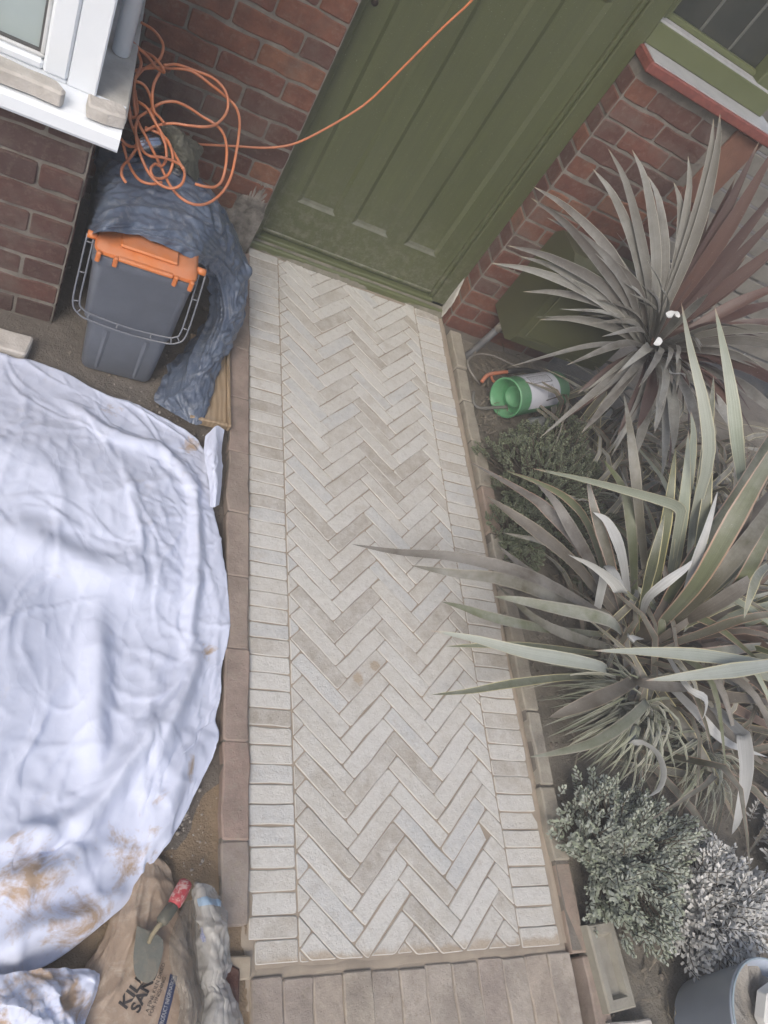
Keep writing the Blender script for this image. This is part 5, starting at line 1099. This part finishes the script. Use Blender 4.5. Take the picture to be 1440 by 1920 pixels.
shrub('grey-green low shrub with tiny leaves overhanging the right kerb near the step', az(1150, 1610, .0), .27, .26, .19, 720, M_H2, 7, (.021, .0098))
shrub('pale dust-covered shrub with feathery sprigs above the blue bucket', az(1315, 1700, .0), .27, .22, .20, 520, M_H3, 8, (.029, .012), .1, .11)
shrub('pale dusty shrub at the right edge beyond the feathery one', az(1480, 1650, .0), .2, .26, .2, 260, M_H3, 9, (.029, .012), .1, .11)

# ------------------------------------------------------------------ loose frogged brick, slab corner, bucket
fb = thing('frogged_brick', 'loose grey brick with a long recess lying outside the right kerb corner', 'brick', (0, 0, 0))
q0, q1, q2, q3 = (az(1101, 1732, .045), az(1150, 1727, .045), az(1195, 1887, .045), az(1145, 1902, .045)); c_ = (q0 + q1 + q2 + q3) / 4; c_[2] = 0; fb.location = tuple(c_)
ang = math.atan2((q3 - q0)[1], (q3 - q0)[0]); fb.rotation_euler = (0, 0, ang); Lf, Wf = np.linalg.norm(((q3 - q0) + (q2 - q1)) / 2), np.linalg.norm(((q1 - q0) + (q2 - q3)) / 2)
def ringf(L, W, z): return [(-L / 2, -W / 2, z), (L / 2, -W / 2, z), (L / 2, W / 2, z), (-L / 2, W / 2, z)]
V = ringf(Lf, Wf, -.02) + ringf(Lf, Wf, .040) + ringf(Lf - .008, Wf - .008, .045) + ringf(Lf * .74, Wf * .56, .045) + ringf(Lf * .66, Wf * .40, .026)
F = [(a + 4 * k, (a + 1) % 4 + 4 * k, (a + 1) % 4 + 4 * k + 4, a + 4 * k + 4) for k in range(4) for a in range(4)] + [(16, 17, 18, 19)]
m = MB(); m.add(V, F); m.build('brick_body', simple('pale_clay_brick', (.30, .285, .235), (.23, .215, .175), 14, .93, .7, 110, .003, dust=.2), fb)
o = new_obj('stone_slab', prism('stone_slab', rounded([(-.08, -.05), (.08, -.05), (.075, .035), (-.08, .04)], .01, rng, .001), 0, .03, .004, [M_STONE])); o.location = (*az(1190, 1945, .03)[:2], 0.0); tag(o, 'pale slab corner just showing at the bottom edge beside the bucket', 'slab')
Rz = .24; RT, RBs = .155, .122; bcen = np.array([1.35, -.24, 0])
bk = thing('bucket', 'blue-grey builders bucket with rubble at the lower right corner', 'bucket', tuple(bcen))
M_BUCK = simple('blue_grey_bucket', (.42, .48, .59), (.38, .44, .54), 6, .42, .1, 60, .001, dust=.3)
MB().lathe([(0, .0), (RBs - .008, .0), (RBs, .008), (RT - .003, Rz - .012), (RT + .003, Rz - .010), (RT + .003, Rz - .002), (RT, Rz), (RT - .004, Rz - .004), (RT - .010, Rz - .03), (RBs - .004, .03)], (0, 0, 0), (0, 0, 1), 64).build('pail', M_BUCK, bk, True)
MB().tube([(RT * math.cos(a), RT * math.sin(a), Rz + .001) for a in np.linspace(0, 2 * math.pi, 65)[:-1]], .0032, 6, closed=True).build('rim', simple('pale_rim', (.34, .42, .47), None, 20, .4, 0), bk, True)
n = 40; V = [(0, 0, .17)]; r_ = np.random.default_rng(2)
for k, rr in enumerate((.05, .10, RT - .012)): V += [(rr * math.cos(a), rr * math.sin(a), .17 + r_.normal(0, .012) + (.02 if k == 2 else 0)) for a in np.linspace(0, 2 * math.pi, n + 1)[:-1]]
F = [(0, 1 + i, 1 + (i + 1) % n) for i in range(n)] + [(1 + k * n + i, 1 + (k + 1) * n + i, 1 + (k + 1) * n + (i + 1) % n, 1 + k * n + (i + 1) % n) for k in range(2) for i in range(n)]
m = MB(); m.add(V, F); m.build('rubble_fill', simple('cement_dust', (.34, .32, .29), (.26, .245, .22), 18, .95, .9, 60, .006), bk, True)
pc_ = new_obj('paver_offcut', prism('paver_offcut', rounded([(-.05, -.05), (.06, -.055), (.065, .05), (-.01, .065), (-.055, .02)], .004, r_, .001), 0, .03, .003, [simple('white_paver', (.66, .66, .63), (.58, .57, .54), 12, .9, .3)])); ip = az(1432, 1895, .20); pc_.location = tuple(ip + np.array([.02, 0, 0])); pc_.rotation_euler = (.3, -.2, .5); tag(pc_, 'white paver offcut sticking out of the bucket', 'paver')

# ------------------------------------------------------------------ beyond the bay corner: slatted fence
fe = thing('slatted_fence', 'grey weathered slatted fence beyond the corner of the house', 'fence', (2.0, 2.9, 0)); M_SLAT = simple('weathered_slat', (.20, .19, .165), (.14, .13, .115), 10, .85, .4, 60)
for k in range(12): MB().box(-.45, 1.8, -.012, .012, .06 + k * .10, .145 + k * .10, .003).build('slat', M_SLAT, fe)
for xx in (-.4, .6, 1.6): MB().box(xx - .035, xx + .035, .013, .08, -.1, 1.3, .004).build('post', M_SLAT, fe)
MB().box(-.46, 1.82, -.03, .05, 1.27, 1.30, .004).build('capping', M_WHITEPAINT, fe)

# ------------------------------------------------------------------ stones, litter, petals
def stones(name, n, area_f, smin, smax, mat, label, cat, seed, zbase=-.012):
    r_ = np.random.default_rng(seed); V = []; F = []; t = (1 + 5 ** .5) / 2
    ico = np.array([(-1, t, 0), (1, t, 0), (-1, -t, 0), (1, -t, 0), (0, -1, t), (0, 1, t), (0, -1, -t), (0, 1, -t), (t, 0, -1), (t, 0, 1), (-t, 0, -1), (-t, 0, 1)]) / 1.9
    fi = [(0, 11, 5), (0, 5, 1), (0, 1, 7), (0, 7, 10), (0, 10, 11), (1, 5, 9), (5, 11, 4), (11, 10, 2), (10, 7, 6), (7, 1, 8), (3, 9, 4), (3, 4, 2), (3, 2, 6), (3, 6, 8), (3, 8, 9), (4, 9, 5), (2, 4, 11), (6, 2, 10), (8, 6, 7), (9, 8, 1)]
    k = 0
    while k < n:
        x, y = area_f(r_)
        if x is None: continue
        s = smin * (smax / smin) ** (r_.random() ** 2.5); P = ico * s * r_.uniform(.6, 1.2, 3) * r_.uniform(.85, 1.15, (12, 1)); a = r_.uniform(0, 6.28); R = np.array([[math.cos(a), -math.sin(a), 0], [math.sin(a), math.cos(a), 0], [0, 0, .7]]); P = P @ R.T + np.array([x, y, zbase + s * .25]); b_ = len(V); V += list(P); F += [tuple(b_ + i for i in f_) for f_ in fi]; k += 1
    o = new_obj(name, mesh_from(name, V, F, mat)); tag(o, label, cat, kind='stuff'); return o
M_GRAV = simple('grit', (.20, .175, .145), (.12, .105, .088), 60, .95, .5, 200); M_GRAV2 = simple('pale_grit', (.36, .33, .29), (.24, .215, .185), 50, .95, .5, 200)
stones('rubble', 500, lambda r_: (r_.uniform(-.95, -.08), r_.uniform(1.35, 2.36)), .003, .016, M_GRAV, 'scattered grit and rubble on the soil around the caddy', 'rubble', 1)
stones('rubble', 160, lambda r_: (r_.uniform(-.80, -.08), r_.uniform(1.35, 1.75)), .002, .009, M_GRAV2, 'pale chips of mortar on the soil between caddy and sheet', 'rubble', 2)
stones('rubble', 90, lambda r_: (r_.normal(-.16, .05), r_.normal(.28, .06)), .002, .008, M_GRAV2, 'pale mortar crumbs on the sand beside the left kerb', 'rubble', 3, -.002)
stones('gravel', 1900, lambda r_: (r_.uniform(.98, 2.2), r_.uniform(-.4, 2.3)), .003, .012, M_GRAV, 'dusty gravel over the soil of the planting bed', 'gravel', 4, -.03)
r_ = np.random.default_rng(77); m = MB()
for k in range(900):       # dry stalks and leaf litter at the wall foot
    x, y = r_.uniform(.975, 1.35), r_.uniform(1.72, 2.34)
    if k > 420: x, y = r_.uniform(1.0, 1.6), r_.uniform(-.3, 1.8)
    a = r_.uniform(0, 6.28); L = r_.uniform(.02, .07); z = r_.uniform(-.02, .02); p = np.array([x, y, z]); d0 = np.array([math.cos(a), math.sin(a), r_.normal(0, .15)]); s0 = np.array([-math.sin(a), math.cos(a), 0]) * r_.uniform(.001, .0035); c0 = p + d0 * L * .5 + np.array([0, 0, r_.uniform(0, .012)])
    e0 = p + d0 * L; 
    if min(p[0], e0[0]) < .97: continue
    m.add([p - s0, p + s0, c0 + s0, c0 - s0, e0 + s0 * .4, e0 - s0 * .4], [(0, 1, 2, 3), (3, 2, 4, 5)])
tag(m.build('leaf_litter', simple('dry_litter', (.20, .175, .135), (.13, .11, .085), 60, .9, .2)), 'dry stalks and leaf litter on the soil by the wall foot', 'leaf litter', kind='stuff')
# torn white scraps caught in the cordyline
M_SCRAP = simple('white_scrap', (.72, .74, .74), None, 20, .8, .1)
for i, (u, v, z, s, lb) in enumerate(((1262, 590, .50, .034, 'white torn scrap caught near the centre of the cordyline, the upper one'), (1233, 640, .48, .030, 'white torn scrap caught near the centre of the cordyline, the lower one'), (1270, 700, .42, .045, 'long white scrap hanging beside the pale upright flax leaf'), (1388, 670, .40, .034, 'white scrap among the cordyline leaves near the right edge'))):
    p = sphere_pt(u, v, cc, .24 + .03 * i)[-1]; rr = np.random.default_rng(i); P = np.array([[(a * s, b * s * .8, .25 * s * math.sin(2.5 * a + 3 * b)) for a in np.linspace(-.6, .6, 5)] for b in np.linspace(-.6, .6 - .3 * (i % 2), 4)]); o = new_obj('paper_scrap', grid_mesh('paper_scrap', P, M_SCRAP)); o.location = tuple(p); o.rotation_euler = (rr.normal(-.4, .3), rr.normal(-.4, .3), rr.uniform(0, 6)); tag(o, lb, 'scrap')

# ------------------------------------------------------------------ haze volume added to imitate the veil glare of the lens
hz = MB().box(-15.6, 15.6, -15.6, 15.6, -1.4, 5.25).build('lens_veil_haze', None); tag(hz, 'thin added haze volume over the whole front garden, imitating lens veil', 'lens_veil_haze', kind='stuff')
hm = bpy.data.materials.new('veil_haze'); hm.use_nodes = True; ht = hm.node_tree; ht.nodes.remove(ht.nodes['Principled BSDF'])
pv = ht.nodes.new('ShaderNodeVolumePrincipled'); pv.inputs['Color'].default_value = (.86, .87, .88, 1); pv.inputs['Density'].default_value = .030; ht.links.new(pv.outputs[0], ht.nodes['Material Output'].inputs['Volume']); hz.data.materials.append(hm)
